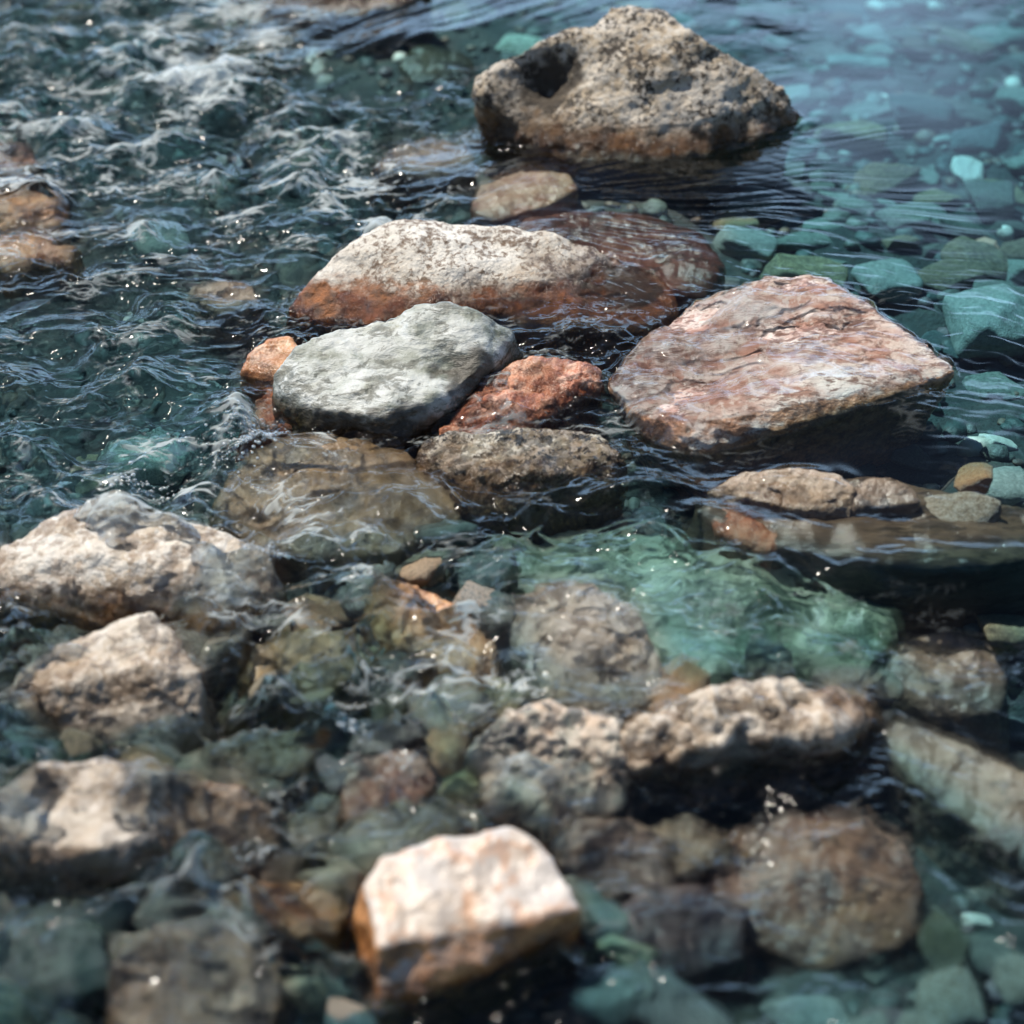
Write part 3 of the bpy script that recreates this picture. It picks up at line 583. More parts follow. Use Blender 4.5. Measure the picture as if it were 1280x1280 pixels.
# stones wedged between the rocks of the lower rapids
T0 = np.concatenate(TOPS); oc = np.full((500, 400), -1.0, np.float32)
np.maximum.at(oc, (np.clip((T0[:, 1] * 100).astype(int), 0, 499), np.clip((T0[:, 0] * 100 + 200).astype(int), 0, 399)), T0[:, 2])
def top_at(x, y): return oc[min(499, max(0, int(y * 100))), min(399, max(0, int(x * 100 + 200)))]
wn = 0
for t_ in range(3000):
    if wn >= 62: break
    px = rng.uniform(-20, 1300); py = rng.uniform(660, 1300)
    if 610 < px < 1120 and py < 860 or 880 < px < 1170 and 980 < py < 1230 or px > 1080 and 700 < py < 1080: continue
    if 700 < px < 1130 and 900 < py < 1010 or 560 < px < 760 and py > 1190: continue
    c = P(px, py, -.12); lv = lev1(c[0], c[1]); sz = rng.uniform(.028, .062)
    if top_at(c[0], c[1]) > lv - .035: continue
    if any((c[0] - u) ** 2 + (c[1] - v) ** 2 < (0.6 * (sz + w)) ** 2 for u, v, w in PLACED): continue
    m_ = ['brown','greybrown','olive','tanbrown','darkslate','purplegrey','multi','orange','greygreen','darkolive'][int(rng.integers(10))]
    nm = {'brown':'brown','greybrown':'grey-brown','olive':'olive','tanbrown':'tan','darkslate':'dark slate','purplegrey':'purplish grey','multi':'mottled','orange':'orange-brown','greygreen':'grey-green','darkolive':'dark olive'}[m_]
    o = stone(c[0], c[1], sz, sz * rng.uniform(.6, .95), rng.uniform(0, 6.28), m_, nm + ' stone wedged between the larger rocks of the lower rapids', 'stones wedged in the lower rapids, ' + nm, zfac=1.1, tilt=16)
    dz = lv + rng.uniform(-.03, -.002) - (o.location.z + .55 * o.scale[2]); o.location.z += max(0, dz); wn += 1

# the many others: scattered without overlap, ordered by size
REG = [('pool', lambda px, py: px > 780 and py < 470, ['teal','teal','darkteal','greygreen','greygreen','mauve','paleteal','brown','brown','purplegrey'],
        '{c} stone among many on the bed of the calm upper pool', 'stones on the bed of the calm pool', (.028, .075)),
       ('left', lambda px, py: px < 640 and py < 640, ['teal','darkteal','palegreen','teal','olive','darkslate','brown','greygreen'],
        '{c} stone under the choppy water on the left side', 'stones under the choppy water', (.025, .065)),
       ('right', lambda px, py: px >= 640 and py < 880, ['darkteal','teal','paleteal','palegreen','darkteal','greygreen'],
        '{c} stone on the bed around the green pool', 'stones around the green pool', (.025, .06)),
       ('low', lambda px, py: True, ['darkteal','darkteal','brown','darkslate','mauve','olive','greybrown','teal'],
        '{c} stone under water in the blurred lower part', 'stones in the lower rapids', (.02, .05))]
CN = {'teal':'teal','darkteal':'dark teal','greygreen':'grey-green','mauve':'mauve','paleteal':'pale teal','brown':'brown','olive':'olive','palegreen':'pale green','tanbrown':'tan','multi':'mottled','darkslate':'dark slate','purplegrey':'purplish grey','greybrown':'grey-brown'}
def to_px(p):
    d = np.asarray(p) - CAM; f = d @ FWD
    return 640 + (d @ RT) / f / T * 640, 640 - (d @ UP) / f / T * 640
tries = 0; made = 0; quota = {'pool': 130, 'left': 48, 'right': 25, 'low': 12}
while made < 215 and tries < 16000:
    tries += 1
    y = rng.uniform(1.22, 4.0); x = rng.uniform(-.3 * y, .3 * y)
    zz = -.12; px, py = to_px((x, y, zz))
    if not (-30 < px < 1310 and -60 < py < 1320): continue
    for key, test, cs, lab, grp, (a, b) in REG:
        if test(px, py): break
    if 540 < px < 900 and 160 < py < 320: continue
    if quota[key] <= 0: continue
    sz = a + (b - a) * rng.random() ** 1.6 * max(.05, 1 - tries / 12000)
    if any((x - u) ** 2 + (y - v) ** 2 < ((.5 if key == 'pool' else .62) * (sz + w)) ** 2 for u, v, w in PLACED): continue
    c = cs[int(rng.integers(len(cs)))]
    stone(x, y, sz, sz * rng.uniform(.55, .95), rng.uniform(-.6, .6) if key == 'pool' else rng.uniform(0, 6.28), c,
          lab.format(c=CN[c]), grp + ', ' + CN[c], lift=rng.uniform(.2, .7), zfac=.9)
    made += 1; quota[key] -= 1

# ------------------------------------------------------------------ gravel between (nobody could count it)
def merge(name, items, mats):
    V, F, MI, off = [], [], [], 0
    for co, faces, mi in items:
        V.append(co); F.append(faces + off); MI.append(np.full(len(faces), mi, np.int32)); off += len(co)
    V = np.concatenate(V).astype(np.float32); F = np.concatenate(F).astype(np.int32); MI = np.concatenate(MI)
    me = bpy.data.meshes.new(name); n = len(F); k = F.shape[1]
    me.vertices.add(len(V)); me.vertices.foreach_set('co', V.ravel())
    me.loops.add(n * k); me.loops.foreach_set('vertex_index', F.ravel())
    me.polygons.add(n); me.polygons.foreach_set('loop_start', np.arange(0, n * k, k, dtype=np.int32))
    me.polygons.foreach_set('material_index', MI); me.polygons.foreach_set('use_smooth', np.ones(n, bool))
    me.update(calc_edges=True); me.validate()
    for m in mats: me.materials.append(m)
    return link(bpy.data.objects.new(name, me))
def ico(sub):
    bm = bmesh.new(); bmesh.ops.create_icosphere(bm, subdivisions=sub, radius=1)
    v = np.array([tuple(q.co) for q in bm.verts]); f = np.array([[q.index for q in p.verts] for p in bm.faces]); bm.free(); return v, f
iv, if_ = ico(2)
def rotz(co, a):
    c, s = math.cos(a), math.sin(a); q = co.copy(); q[:, 0] = c * co[:, 0] - s * co[:, 1]; q[:, 1] = s * co[:, 0] + c * co[:, 1]; return q
gx = rng.uniform(-1.7, 1.7, 9000); gy = rng.uniform(1.0, 4.6, 9000)
keep = np.abs(gx) < 0.42 * gy; gx, gy = gx[keep], gy[keep]; gz = bed(gx, gy)
items = []
for i in range(len(gx)):
    s = 0.008 + 0.016 * rng.random() ** 2
    shp = iv * (1 + 0.28 * fbm3(iv * 1.1 + i * 1.7, 2)[:, None]) * np.array([1, rng.uniform(.55, .9), rng.uniform(.35, .7)]) * s
    items.append((rotz(shp, rng.uniform(0, 6.28)) + np.array([gx[i], gy[i], gz[i] + s * .2]), if_, int(rng.choice(7, p=[.2,.36,.13,.09,.17,.03,.02]))))
gr = merge('gravel', items, [M[k] for k in ('teal','darkteal','greygreen','mauve','brown','paleteal','cream')])
tag(gr, 'teal and brown gravel covering the bed between the stones', 'gravel', kind='stuff'); RECEIVERS.append(gr)

# ------------------------------------------------------------------ grid surfaces
def grid_mesh(name, xs, ys, Z, mat):
    nx, ny = len(xs), len(ys)
    X, Y = np.meshgrid(xs, ys)
    V = np.stack([X, Y, Z], -1).reshape(-1, 3).astype(np.float32)
    i = (np.arange(ny - 1)[:, None] * nx + np.arange(nx - 1)[None, :]).ravel()
    F = np.stack([i, i + 1, i + nx + 1, i + nx], 1).astype(np.int32)
    me = bpy.data.meshes.new(name); n = len(F)
    me.vertices.add(len(V)); me.vertices.foreach_set('co', V.ravel())
    me.loops.add(n * 4); me.loops.foreach_set('vertex_index', F.ravel())
    me.polygons.add(n); me.polygons.foreach_set('loop_start', np.arange(0, n * 4, 4, dtype=np.int32))
    me.polygons.foreach_set('use_smooth', np.ones(n, bool)); me.update(calc_edges=True)
    me.materials.append(mat)
    return link(bpy.data.objects.new(name, me))
def axis(lo, hi, step, far_lo, far_hi, g=1.12):
    a = list(np.arange(lo, hi, step)); s = step; v = a[-1]
    while v < far_hi: s *= g; v += s; a.append(v)
    s = step; v = lo; b = []
    while v > far_lo: s *= g; v -= s; b.append(v)
    return np.array(b[::-1] + a, np.float32)

bm_ = rock_mat('bed_gravel', [(0.3, (0.012, 0.018, 0.017)), (0.5, (0.03, 0.04, 0.035)), (0.7, (0.07, 0.08, 0.065))], 18, speck=90, dark_amt=.4, rough=.6, bump=.8)
xs = axis(-1.3, 1.3, .012, -9, 9); ys = axis(.9, 4.6, .012, -3, 16)
Xb, Yb = np.meshgrid(xs, ys)
bo = grid_mesh('stream_bed', xs, ys, bed(Xb, Yb), bm_)
tag(bo, 'dark gravelly bed of the stream', 'stream bed', kind='structure'); RECEIVERS.append(bo)

# water ------------------------------------------------------------
STEP = 0.0017
xs = axis(-1.02, 1.02, STEP, -9, 9, 1.05); ys = axis(1.1, 4.1, STEP * 1.1, -3, 16, 1.05)
X, Y = np.meshgrid(xs, ys)
# coarse fields then bilinear upsampling
cxs = np.arange(-9.2, 9.21, .02, dtype=np.float32); cys = np.arange(-3.2, 16.8, .02, dtype=np.float32)
cxs = cxs[(cxs > -1.6) & (cxs < 1.6)]; cys = cys[(cys > .5) & (cys < 5)]
CX, CY = np.meshgrid(cxs, cys)
def up(F, ox, oy, st, X=None, Y=None):
    u = np.clip((xs - ox) / st, 0, F.shape[1] - 1.001); v = np.clip((ys - oy) / st, 0, F.shape[0] - 1.001)
    ui = u.astype(int); vi = v.astype(int); uf = (u - ui).astype(np.float32)[None, :]; vf = (v - vi).astype(np.float32)[:, None]
    F = F.astype(np.float32)
    A = F[np.ix_(vi, ui)]; B = F[np.ix_(vi, ui + 1)]; C = F[np.ix_(vi + 1, ui)]; D = F[np.ix_(vi + 1, ui + 1)]
    return (A * (1 - uf) + B * uf) * (1 - vf) + (C * (1 - uf) + D * uf) * vf
def blur(F, n):
    k = np.exp(-0.5 * (np.arange(-3 * n, 3 * n + 1) / n) ** 2); k /= k.sum()
    Pd = np.pad(F, 3 * n, mode='edge')
    G = sum(k[i] * Pd[:, i:i + F.shape[1]] for i in range(len(k)))
    return sum(k[i] * G[i:i + F.shape[0], :] for i in range(len(k)))
def field(ctrl, s):
    return up(blur(idw(ctrl, CX, CY, s), 2), cxs[0], cys[0], .02)
Hh = field(LEVEL, .07)
# rock tops under the water sheet
rs = 0.004; rx0, ry0 = -1.6, .5; rnx, rny = 800, 1125
RH = np.full((rny, rnx), -1.0, np.float32)
RT2 = RH.copy()
for co, film, tf in OVERTOPPED:
    H0 = np.full((rny, rnx), -1.0, np.float32)
    i = np.clip(((co[:, 0] - rx0) / rs).round().astype(int), 1, rnx - 2); j = np.clip(((co[:, 1] - ry0) / rs).round().astype(int), 1, rny - 2)
    for di in (-1, 0, 1):
        for dj in (-1, 0, 1): np.maximum.at(H0, (j + dj, i + di), co[:, 2] + film)
    if tf: RT2 = np.maximum(RT2, H0)
    else: np.maximum(RH, H0, out=RH)
base_c = blur(idw(LEVEL, *np.meshgrid(rx0 + rs * np.arange(rnx, dtype=np.float32), ry0 + rs * np.arange(rny, dtype=np.float32)), .07), 3)
RH = np.maximum(RH, base_c - .03)
RB = np.maximum(blur(RH, 3), blur(np.maximum(RT2, base_c - .03), 1))
k_ = 0.006
sm = 0.5 * (RB + base_c + np.sqrt((RB - base_c) ** 2 + k_ * k_)) - k_ / 2 * 0.6
Hh = Hh + up(sm - base_c, rx0, ry0, rs)

# smooth humps, lips and hollows of the current: (px, py, length, width, angle in the plane, height)
for px, py, sx_, sy_, a, h in [(1010,530,.12,.045,20,.010),(1120,520,.07,.05,15,.006),(800,615,.06,.02,8,.012),(650,668,.09,.03,10,-.012),(860,335,.05,.05,0,.006),
                               (470,75,.16,.05,20,.010),(1200,712,.16,.025,-2,.010),(1190,760,.16,.04,0,-.012),(560,690,.08,.03,-15,-.006),(940,655,.06,.02,-20,.006)]:
    c = P(px, py, -.04); ca, sa = math.cos(R(a)), math.sin(R(a))
    U = (X - c[0]) * ca + (Y - c[1]) * sa; V = -(X - c[0]) * sa + (Y - c[1]) * ca
    Hh += (1.4 * h * np.exp(-(U / sx_) ** 2 - (V / sy_) ** 2)).astype(np.float32)

CHOPK = 3.0
# ripples: regional strength of chop, streaks and calm undulation
CHOP = [(60,40,.8),(200,100,1.25),(330,110,1.1),(100,200,1.0),(400,200,1.3),(470,230,1.1),(250,250,.9),(80,300,.75),(250,340,.7),(100,420,.8),(250,470,.9),(80,540,1.0),
        (230,580,1.2),(320,560,1.0),(520,150,.9),(560,190,.7),(430,90,.25),(520,50,.12),(650,30,.08),(500,85,.12),(640,250,.25),(760,230,.12),(850,260,.15),(1000,220,.03),(1250,100,.03),
        (1250,300,.03),(1100,350,.04),(850,320,.22),(1200,440,.05),(1000,450,.5),(880,470,.6),(780,480,.8),(760,560,.7),(880,590,.3),(1000,550,.12),(1120,510,.35),(1150,560,.15),(1250,560,.06),
        (1000,640,.10),(1200,660,.05),(1250,710,.1),(800,610,.2),(700,690,.6),(560,640,.6),(400,600,.7),(450,690,.8),(850,700,.7),(900,780,.7),(1050,750,.65),(1000,840,.65),(1150,800,.25),
        (740,800,.35),(520,780,1.1),(560,850,1.1),(380,830,1.1),(300,750,1.0),(180,690,.7),(150,850,.8),(300,950,1.1),(500,930,1.1),(680,950,.9),(900,890,.6),(1100,900,.4),(1250,880,.25),
        (900,1000,.4),(1050,1080,.35),(1250,1000,.3),(1200,1150,.3),(700,1100,.7),(560,1020,.9),(400,1100,1.0),(200,1120,.9),(60,1160,.9),(300,1250,.8),(600,1270,.5),(800,1230,.5),(1050,1250,.4),
        (-300,300,.8),(-300,900,.9),(1700,300,.04),(1700,900,.2),(640,1600,.6)]
CHOP = [(a, b, c * (1.5 if 590 < b < 1500 and 0 < a < 800 else 1.2 if 900 < b < 1200 and a < 1200 else 1)) for a, b, c in CHOP]
A = field(CHOP, .06)
wx = X + .02 * perlin2(X * 9, Y * 9) + .006 * perlin2(X * 31 + 5, Y * 31); wy = Y + .02 * perlin2(X * 9 + 40, Y * 9 + 7) + .006 * perlin2(X * 29 + 9, Y * 33 + 2)
def ridge(n): return 1 - np.abs(n) * 2
ch = np.zeros_like(X, dtype=np.float32)
#            wavelength, stretch along x, slope, ridged, rot
for lam, st, slope, rd, rot in [(.085,1.3,.24,0,5),(.048,1.8,.30,.5,-10),(.028,2.0,.34,.7,10),(.017,2.0,.30,.7,-6),(.010,1.8,.22,.6,12),(.0065,1.5,.12,.4,0)]:
    ca, sa = math.cos(R(rot)), math.sin(R(rot))
    u = (wx * ca + wy * sa) / lam / st + lam * 999; v = (-wx * sa + wy * ca) / lam + lam * 777
    n = perlin2(u, v)
    ch += (slope * lam / 2.6) * ((1 - rd) * n + rd * 0.6 * ridge(perlin2(u + 31.7, v + 11.1)))
patch = np.clip(0.8 + 1.1 * perlin2(X * 6 + 4.4, Y * 8 + 2.2) + .5 * perlin2(X * 17 + 1.4, Y * 21 + 7.2), .22, 1.7)
A = np.maximum(A - .13, 0.004) * np.float32(CHOPK)
Hh += A * ch * patch
_g = np.gradient(ch * patch, axis=0)[600:1200, 200:900] / (STEP * 1.1); print('CHOP slope rms y', float(_g.std()))
# flow streaks that converge on the gap between the two far boulders
c0 = P(560, 275, -.05); th = np.arctan2(Y - c0[1], X - c0[0]); rr = np.hypot(X - c0[0], Y - c0[1])
ST = field([(1000,250,.35),(900,280,1.0),(860,310,1.2),(760,250,.6),(950,330,.9),(1050,320,.5),(680,255,.7),(1250,250,.12),(1100,120,.2),(900,40,.2),(1200,450,.15),(300,300,0),(300,100,0),(900,500,0),(600,500,0),(1000,700,0),(640,1000,0),(480,80,0),(620,40,0),(-300,300,0),(1700,300,.1)], .06)
wth = th + .03 * perlin2(X * 8, Y * 8 + 3)
ST = np.maximum(ST - .22, 0)
stf = (perlin2(wth * 38, rr * 6) * .0013 + perlin2(wth * 90 + 7, rr * 11) * .0004) * np.clip(.6 + 1.3 * perlin2(X * 7 + 1, Y * 9 + 4), .1, 1.6)
Hh += 1.9 * ST * stf * np.clip(rr / .25, .2, 1.6)
ST = ST
# long streaks of the smooth tongue at the top
c1 = P(470, 80, -.01)
TG = field([(520,50,1),(450,80,1.2),(390,110,1.0),(620,30,.7),(700,20,.4),(800,10,.2),(560,100,.3),(300,80,0),(250,150,0),(500,150,0),(700,100,.1),(1000,60,.1),(600,250,0),(300,300,0),(1100,300,0),(640,800,0)], .06)
ca, sa = math.cos(R(38)), math.sin(R(38))
u = wx * ca + wy * sa; v = -wx * sa + wy * ca
TG = np.maximum(TG - .12, 0)
Hh += TG * (perlin2(u * 5, v * 42) * .0028 + perlin2(u * 9 + 5, v * 85) * .0010)
# fine oblique streaks over the green pool and before the pink slab
GP = field([(900,780,1),(1000,740,1),(1050,820,1),(1090,560,.0),(1130,510,.9),(1180,500,.7),(700,700,.4),(1000,450,.5),(880,480,.6),(1200,860,.5),(1250,980,.6),(300,300,0),(640,1100,.2),(1250,300,0),(1000,600,0),(500,600,.3),(700,100,0)], .06)
ca, sa = math.cos(R(-28)), math.sin(R(-28))
u = wx * ca + wy * sa; v = -wx * sa + wy * ca
GP = np.maximum(GP - .12, 0)
Hh += 1.5 * GP * (perlin2(u * 16, v * 55) * .0018 + perlin2(u * 34 + 5, v * 110) * .0008)
# broad slow swell everywhere
Hh += (.0016 * perlin2(X * 7 + 2, Y * 7) + .0006 * perlin2(X * 19, Y * 23)) * (0.10 + .5 * A)
Hh += (A / 2.3) ** 2 * (.0095 * perlin2(wx * 7.5 + 3, wy * 9 + 6) + .0055 * ridge(perlin2(wx * 13 + 9, wy * 15 + 1)))

gxv, gyv = np.meshgrid(rx0 + rs * np.arange(rnx, dtype=np.float32), ry0 + rs * np.arange(rny, dtype=np.float32))
RT_ = bed(gxv, gyv).astype(np.float32)
for co in TOPS:
    i = np.clip(((co[:, 0] - rx0) / rs).round().astype(int), 1, rnx - 2); j = np.clip(((co[:, 1] - ry0) / rs).round().astype(int), 1, rny - 2)
    for di in (-1, 0, 1):
        for dj in (-1, 0, 1): np.maximum.at(RT_, (j + dj, i + di), co[:, 2])
DP = np.clip(Hh - up(blur(RT_, 2), rx0, ry0, rs), 0.002, .3).astype(np.float32)
FOAM_SHEEN = field([(265,100,1.7),(225,108,1.1),(320,90,.6),(100,120,.45),(60,60,.3),(440,215,.95),(380,235,.7),(90,225,.7),(200,240,.45),(300,170,.35),(325,552,.6),(185,605,.9),(110,590,.4),(330,700,.7),(365,745,.5),
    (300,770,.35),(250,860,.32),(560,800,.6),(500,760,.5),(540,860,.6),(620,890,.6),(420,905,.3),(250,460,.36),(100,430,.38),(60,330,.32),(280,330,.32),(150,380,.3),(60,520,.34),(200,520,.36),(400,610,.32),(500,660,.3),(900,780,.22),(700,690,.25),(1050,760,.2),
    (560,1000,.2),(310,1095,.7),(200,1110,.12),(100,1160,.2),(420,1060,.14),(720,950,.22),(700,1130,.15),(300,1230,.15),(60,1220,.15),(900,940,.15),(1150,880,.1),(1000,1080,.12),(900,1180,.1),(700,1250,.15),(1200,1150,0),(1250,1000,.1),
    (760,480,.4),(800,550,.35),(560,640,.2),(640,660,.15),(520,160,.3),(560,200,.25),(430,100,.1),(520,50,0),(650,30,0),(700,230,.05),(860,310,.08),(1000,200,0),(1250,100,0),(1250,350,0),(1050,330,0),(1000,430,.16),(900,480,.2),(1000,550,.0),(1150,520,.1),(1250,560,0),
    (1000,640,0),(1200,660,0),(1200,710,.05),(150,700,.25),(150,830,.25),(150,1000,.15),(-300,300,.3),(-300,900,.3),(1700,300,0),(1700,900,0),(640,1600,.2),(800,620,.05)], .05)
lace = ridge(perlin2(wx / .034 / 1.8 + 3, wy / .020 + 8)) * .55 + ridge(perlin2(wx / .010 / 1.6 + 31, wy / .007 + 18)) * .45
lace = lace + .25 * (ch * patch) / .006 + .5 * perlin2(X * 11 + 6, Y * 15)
FOAM_SHEEN_MASK = np.clip((lace - (1.16 - .75 * FOAM_SHEEN)) / .30, 0, 1) * np.clip(FOAM_SHEEN * 2.2, 0, 1) * np.clip(.35 + FOAM_SHEEN * .6, 0, .95)  # real foam patches, plus pale light streaks painted white along the crests
FOAM_SHEEN_MASK = (FOAM_SHEEN_MASK * .85).astype(np.float32)
mk = (RT_ > base_c + .004).astype(np.float32); mk2 = blur(mk, 3); mk5 = blur(mk, 7)
ring = up(4 * mk2 * (1 - mk2), rx0, ry0, rs); ring5 = up(4 * mk5 * (1 - mk5), rx0, ry0, rs); far = up(mk5, rx0, ry0, rs)
Hh += (.0035 * ring * (.5 + perlin2(X * 26 + 2, Y * 26)) + .0014 * ring5 * np.sin(far * 26 + 4 * perlin2(X * 9, Y * 9)) * (.25 + .6 * np.clip(A, 0, 1))).astype(np.float32)
wm = bpy.data.materials.new('water'); wm.use_nodes = True
nt = wm.node_tree; nt.nodes.clear()
out = nd(nt, 'ShaderNodeOutputMaterial')
rf = nd(nt, 'ShaderNodeBsdfRefraction', IOR=1.33, Roughness=0.0); rf.inputs['Color'].default_value = (0.84, 0.945, 0.965, 1)
gl = nd(nt, 'ShaderNodeBsdfGlossy', Roughness=0.06, distribution='BECKMANN'); gl.inputs['Color'].default_value = (1, 1, 1, 1)
fr = nd(nt, 'ShaderNodeFresnel', IOR=1.33); mx = nd(nt, 'ShaderNodeMixShader')
tr = nd(nt, 'ShaderNodeBsdfTransparent'); tr.inputs['Color'].default_value = (0.84, 0.945, 0.965, 1)
half = nd(nt, 'ShaderNodeMixShader'); ra = nd(nt, 'ShaderNodeAttribute'); ra.attribute_name = 'broken'; nt.links.new(ra.outputs['Fac'], half.inputs[0])
nt.links.new(tr.outputs[0], half.inputs[1]); nt.links.new(rf.outputs[0], half.inputs[2])
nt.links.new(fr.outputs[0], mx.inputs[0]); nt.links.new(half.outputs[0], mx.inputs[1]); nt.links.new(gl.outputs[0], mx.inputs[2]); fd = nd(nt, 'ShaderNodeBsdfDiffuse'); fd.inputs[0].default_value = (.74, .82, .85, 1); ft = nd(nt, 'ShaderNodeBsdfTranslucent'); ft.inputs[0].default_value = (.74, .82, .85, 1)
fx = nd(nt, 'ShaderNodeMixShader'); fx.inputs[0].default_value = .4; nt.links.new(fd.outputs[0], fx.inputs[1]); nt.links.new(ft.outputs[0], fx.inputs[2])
fa = nd(nt, 'ShaderNodeAttribute'); fa.attribute_name = 'foam'; fmx = nd(nt, 'ShaderNodeMixShader')  # white share of the surface: foam, and crest highlights painted as diffuse colour
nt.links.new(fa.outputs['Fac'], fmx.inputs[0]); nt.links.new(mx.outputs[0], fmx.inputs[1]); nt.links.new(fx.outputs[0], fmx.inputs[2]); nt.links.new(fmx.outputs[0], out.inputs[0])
wo = grid_mesh('water', xs, ys, Hh, wm)
wo.data.attributes.new('foam', 'FLOAT', 'POINT').data.foreach_set('value', FOAM_SHEEN_MASK.ravel())
wo.data.attributes.new('broken', 'FLOAT', 'POINT').data.foreach_set('value', np.clip(A * .5 - .1, 0, .65).astype(np.float32).ravel())
at = wo.data.attributes.new('depth', 'FLOAT', 'POINT'); at.data.foreach_set('value', DP.ravel())
an = nd(nt, 'ShaderNodeAttribute'); an.attribute_name = 'depth'
cx_ = nd(nt, 'ShaderNodeCombineXYZ')
for ch_, k in enumerate((5.2, 1.45, .50)):
    m1 = nd(nt, 'ShaderNodeMath', operation='MULTIPLY'); nt.links.new(an.outputs['Fac'], m1.inputs[0]); m1.inputs[1].default_value = -k
    m2 = nd(nt, 'ShaderNodeMath', operation='EXPONENT'); nt.links.new(m1.outputs[0], m2.inputs[0]); nt.links.new(m2.outputs[0], cx_.inputs[ch_])
nt.links.new(cx_.outputs[0], rf.inputs['Color']); nt.links.new(cx_.outputs[0], tr.inputs['Color'])
tag(wo, 'clear rippling stream water running between the rocks', 'water', kind='structure')


# ------------------------------------------------------------------ foam: bubbles riding on the broken water
def water_z(x, y):
    i = np.clip(np.searchsorted(xs, x), 0, len(xs) - 1); j = np.clip(np.searchsorted(ys, y), 0, len(ys) - 1); return Hh[j, i]
fm = bpy.data.materials.new('foam'); fm.use_nodes = True; nt = fm.node_tree; nt.nodes.clear()
out = nd(nt, 'ShaderNodeOutputMaterial'); tr = nd(nt, 'ShaderNodeBsdfTransparent'); df = nd(nt, 'ShaderNodeBsdfDiffuse'); df.inputs[0].default_value = (.8, .86, .88, 1)
gl = nd(nt, 'ShaderNodeBsdfGlossy', Roughness=0.08); lw = nd(nt, 'ShaderNodeLayerWeight', Blend=0.35)
a = nd(nt, 'ShaderNodeMixShader'); a.inputs[0].default_value = .34; b = nd(nt, 'ShaderNodeMixShader')
nt.links.new(tr.outputs[0], a.inputs[1]); nt.links.new(df.outputs[0], a.inputs[2])
nt.links.new(lw.outputs['Facing'], b.inputs[0]); nt.links.new(a.outputs[0], b.inputs[1]); nt.links.new(gl.outputs[0], b.inputs[2]); nt.links.new(b.outputs[0], out.inputs[0])
items = []
FO = [(275,98,40,15,500,.0012,.0032),(440,215,50,16,120,.001,.0025),(322,552,18,9,150,.0025,.0056),(300,568,36,12,110,.0012,.0036),(185,608,30,8,90,.0012,.0034),(322,712,24,12,70,.001,.003),(440,930,12,8,40,.0015,.0035),(320,1090,16,8,30,.001,.0028)]
for px, py, sx_, sy_, n, r0, r1 in FO:
    for k in range(n):
        c = P(px + rng.normal() * sx_, py + rng.normal() * sy_, lev1(*P(px, py, -.06)[:2]))
        r = r0 + (r1 - r0) * rng.random() ** 2.5
        items.append((iv * np.array([r, r, r * .75]) + np.array([c[0], c[1], water_z(c[0], c[1]) + r * .15]), if_, int(r1 > .005)))
bu = fm.copy(); bu.name = 'bubble'
for n in bu.node_tree.nodes:
    if n.type == 'MIX_SHADER' and not n.inputs[0].is_linked: n.inputs[0].default_value = .06
    if n.type == 'LAYER_WEIGHT': n.inputs[0].default_value = .22
fo = merge('foam', items, [fm, bu])
tag(fo, 'white foam and bubbles riding on the broken water', 'foam', kind='stuff')

# ------------------------------------------------------------------ light
EL, AZ = R(58), R(-45)
world = bpy.data.worlds.new('World'); sc.world = world; world.use_nodes = True
nt = world.node_tree; bg = nt.nodes['Background']
sky = nd(nt, 'ShaderNodeTexSky'); sky.sky_type = 'NISHITA'; sky.sun_disc = False; sky.sun_elevation = EL; sky.sun_rotation = AZ
sky.altitude = 800
tc = nd(nt, 'ShaderNodeTexCoord'); sp = nd(nt, 'ShaderNodeSeparateXYZ'); nt.links.new(tc.outputs['Generated'], sp.inputs[0])
dv = nd(nt, 'ShaderNodeMath', operation='ADD'); nt.links.new(sp.outputs[2], dv.inputs[0]); dv.inputs[1].default_value = 0.25
vd = nd(nt, 'ShaderNodeVectorMath', operation='DIVIDE'); nt.links.new(tc.outputs['Generated'], vd.inputs[0])
cb = nd(nt, 'ShaderNodeCombineXYZ'); [nt.links.new(dv.outputs[0], cb.inputs[i]) for i in range(3)]; nt.links.new(cb.outputs[0], vd.inputs[1])
cn = nd(nt, 'ShaderNodeTexNoise', Scale=2.2, Detail=7.0, Roughness=0.58, Distortion=0.3); nt.links.new(vd.outputs[0], cn.inputs['Vector'])
cm = ramp(nt, cn.outputs[0], [(0.36, 0.0), (0.56, 1.0)])
lo = nd(nt, 'ShaderNodeMapRange', interpolation_type='SMOOTHSTEP'); nt.links.new(sp.outputs[2], lo.inputs[0])
for i, v in ((1, .37), (2, .56), (3, 1.0), (4, 0.0)): lo.inputs[i].default_value = v
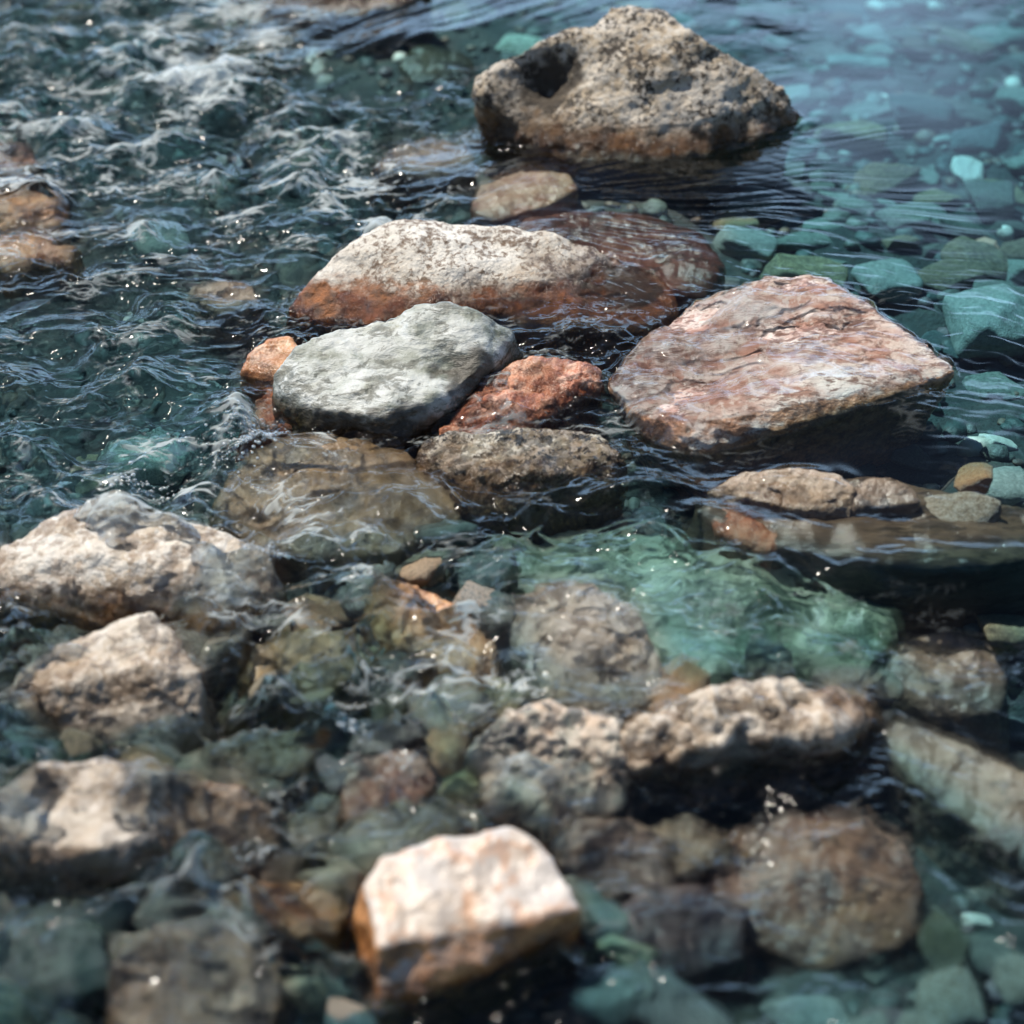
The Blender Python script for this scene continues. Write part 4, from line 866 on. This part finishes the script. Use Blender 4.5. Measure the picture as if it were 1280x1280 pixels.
lm = nd(nt, 'ShaderNodeMath', operation='MULTIPLY'); nt.links.new(cm, lm.inputs[0]); nt.links.new(lo.outputs[0], lm.inputs[1])
az = nd(nt, 'ShaderNodeMapRange', interpolation_type='SMOOTHSTEP'); nt.links.new(sp.outputs[1], az.inputs[0])
for i, v in ((1, -.05), (2, .5), (3, 0.12), (4, 1.0)): az.inputs[i].default_value = v
lz = nd(nt, 'ShaderNodeMath', operation='MULTIPLY'); nt.links.new(lm.outputs[0], lz.inputs[0]); nt.links.new(az.outputs[0], lz.inputs[1]); cm = lz.outputs[0]
cc = mix(nt, cm, sky.outputs[0], (21.5, 33.0, 48.0))
nt.links.new(cc, bg.inputs[0]); bg.inputs[1].default_value = 0.055
sd = bpy.data.lights.new('sun', 'SUN'); sd.energy = 5.0; sd.angle = R(0.53); sd.color = (1, 0.93, 0.82)
so = link(bpy.data.objects.new('sun', sd))
s = Vector((math.sin(AZ) * math.cos(EL), math.cos(AZ) * math.cos(EL), math.sin(EL)))
so.rotation_euler = s.to_track_quat('Z', 'Y').to_euler(); so.location = s * 10

# ------------------------------------------------------------------ camera and render settings
cd = bpy.data.cameras.new('camera'); cam = link(bpy.data.objects.new('camera', cd)); sc.camera = cam
cam.location = CAM; cam.rotation_euler = (math.pi / 2 - PITCH, 0, 0)
cd.sensor_width = 36; cd.sensor_fit = 'HORIZONTAL'; cd.angle = FOV; cd.clip_end = 200; cd.clip_start = .05
cd.dof.use_dof = True; cd.dof.focus_distance = 2.88; cd.dof.aperture_fstop = 2.4; cd.dof.aperture_blades = 0
sc.view_settings.view_transform = 'Standard'; sc.view_settings.look = 'None'; sc.view_settings.gamma = 1; sc.view_settings.exposure = 0.48
sc.render.engine = 'CYCLES'
cy = sc.cycles
cy.use_denoising = True
cy.caustics_refractive = True; cy.caustics_reflective = False
cy.max_bounces = 8; cy.transmission_bounces = 6; cy.glossy_bounces = 4; cy.diffuse_bounces = 2
cy.sample_clamp_indirect = 4; cy.sample_clamp_direct = 16
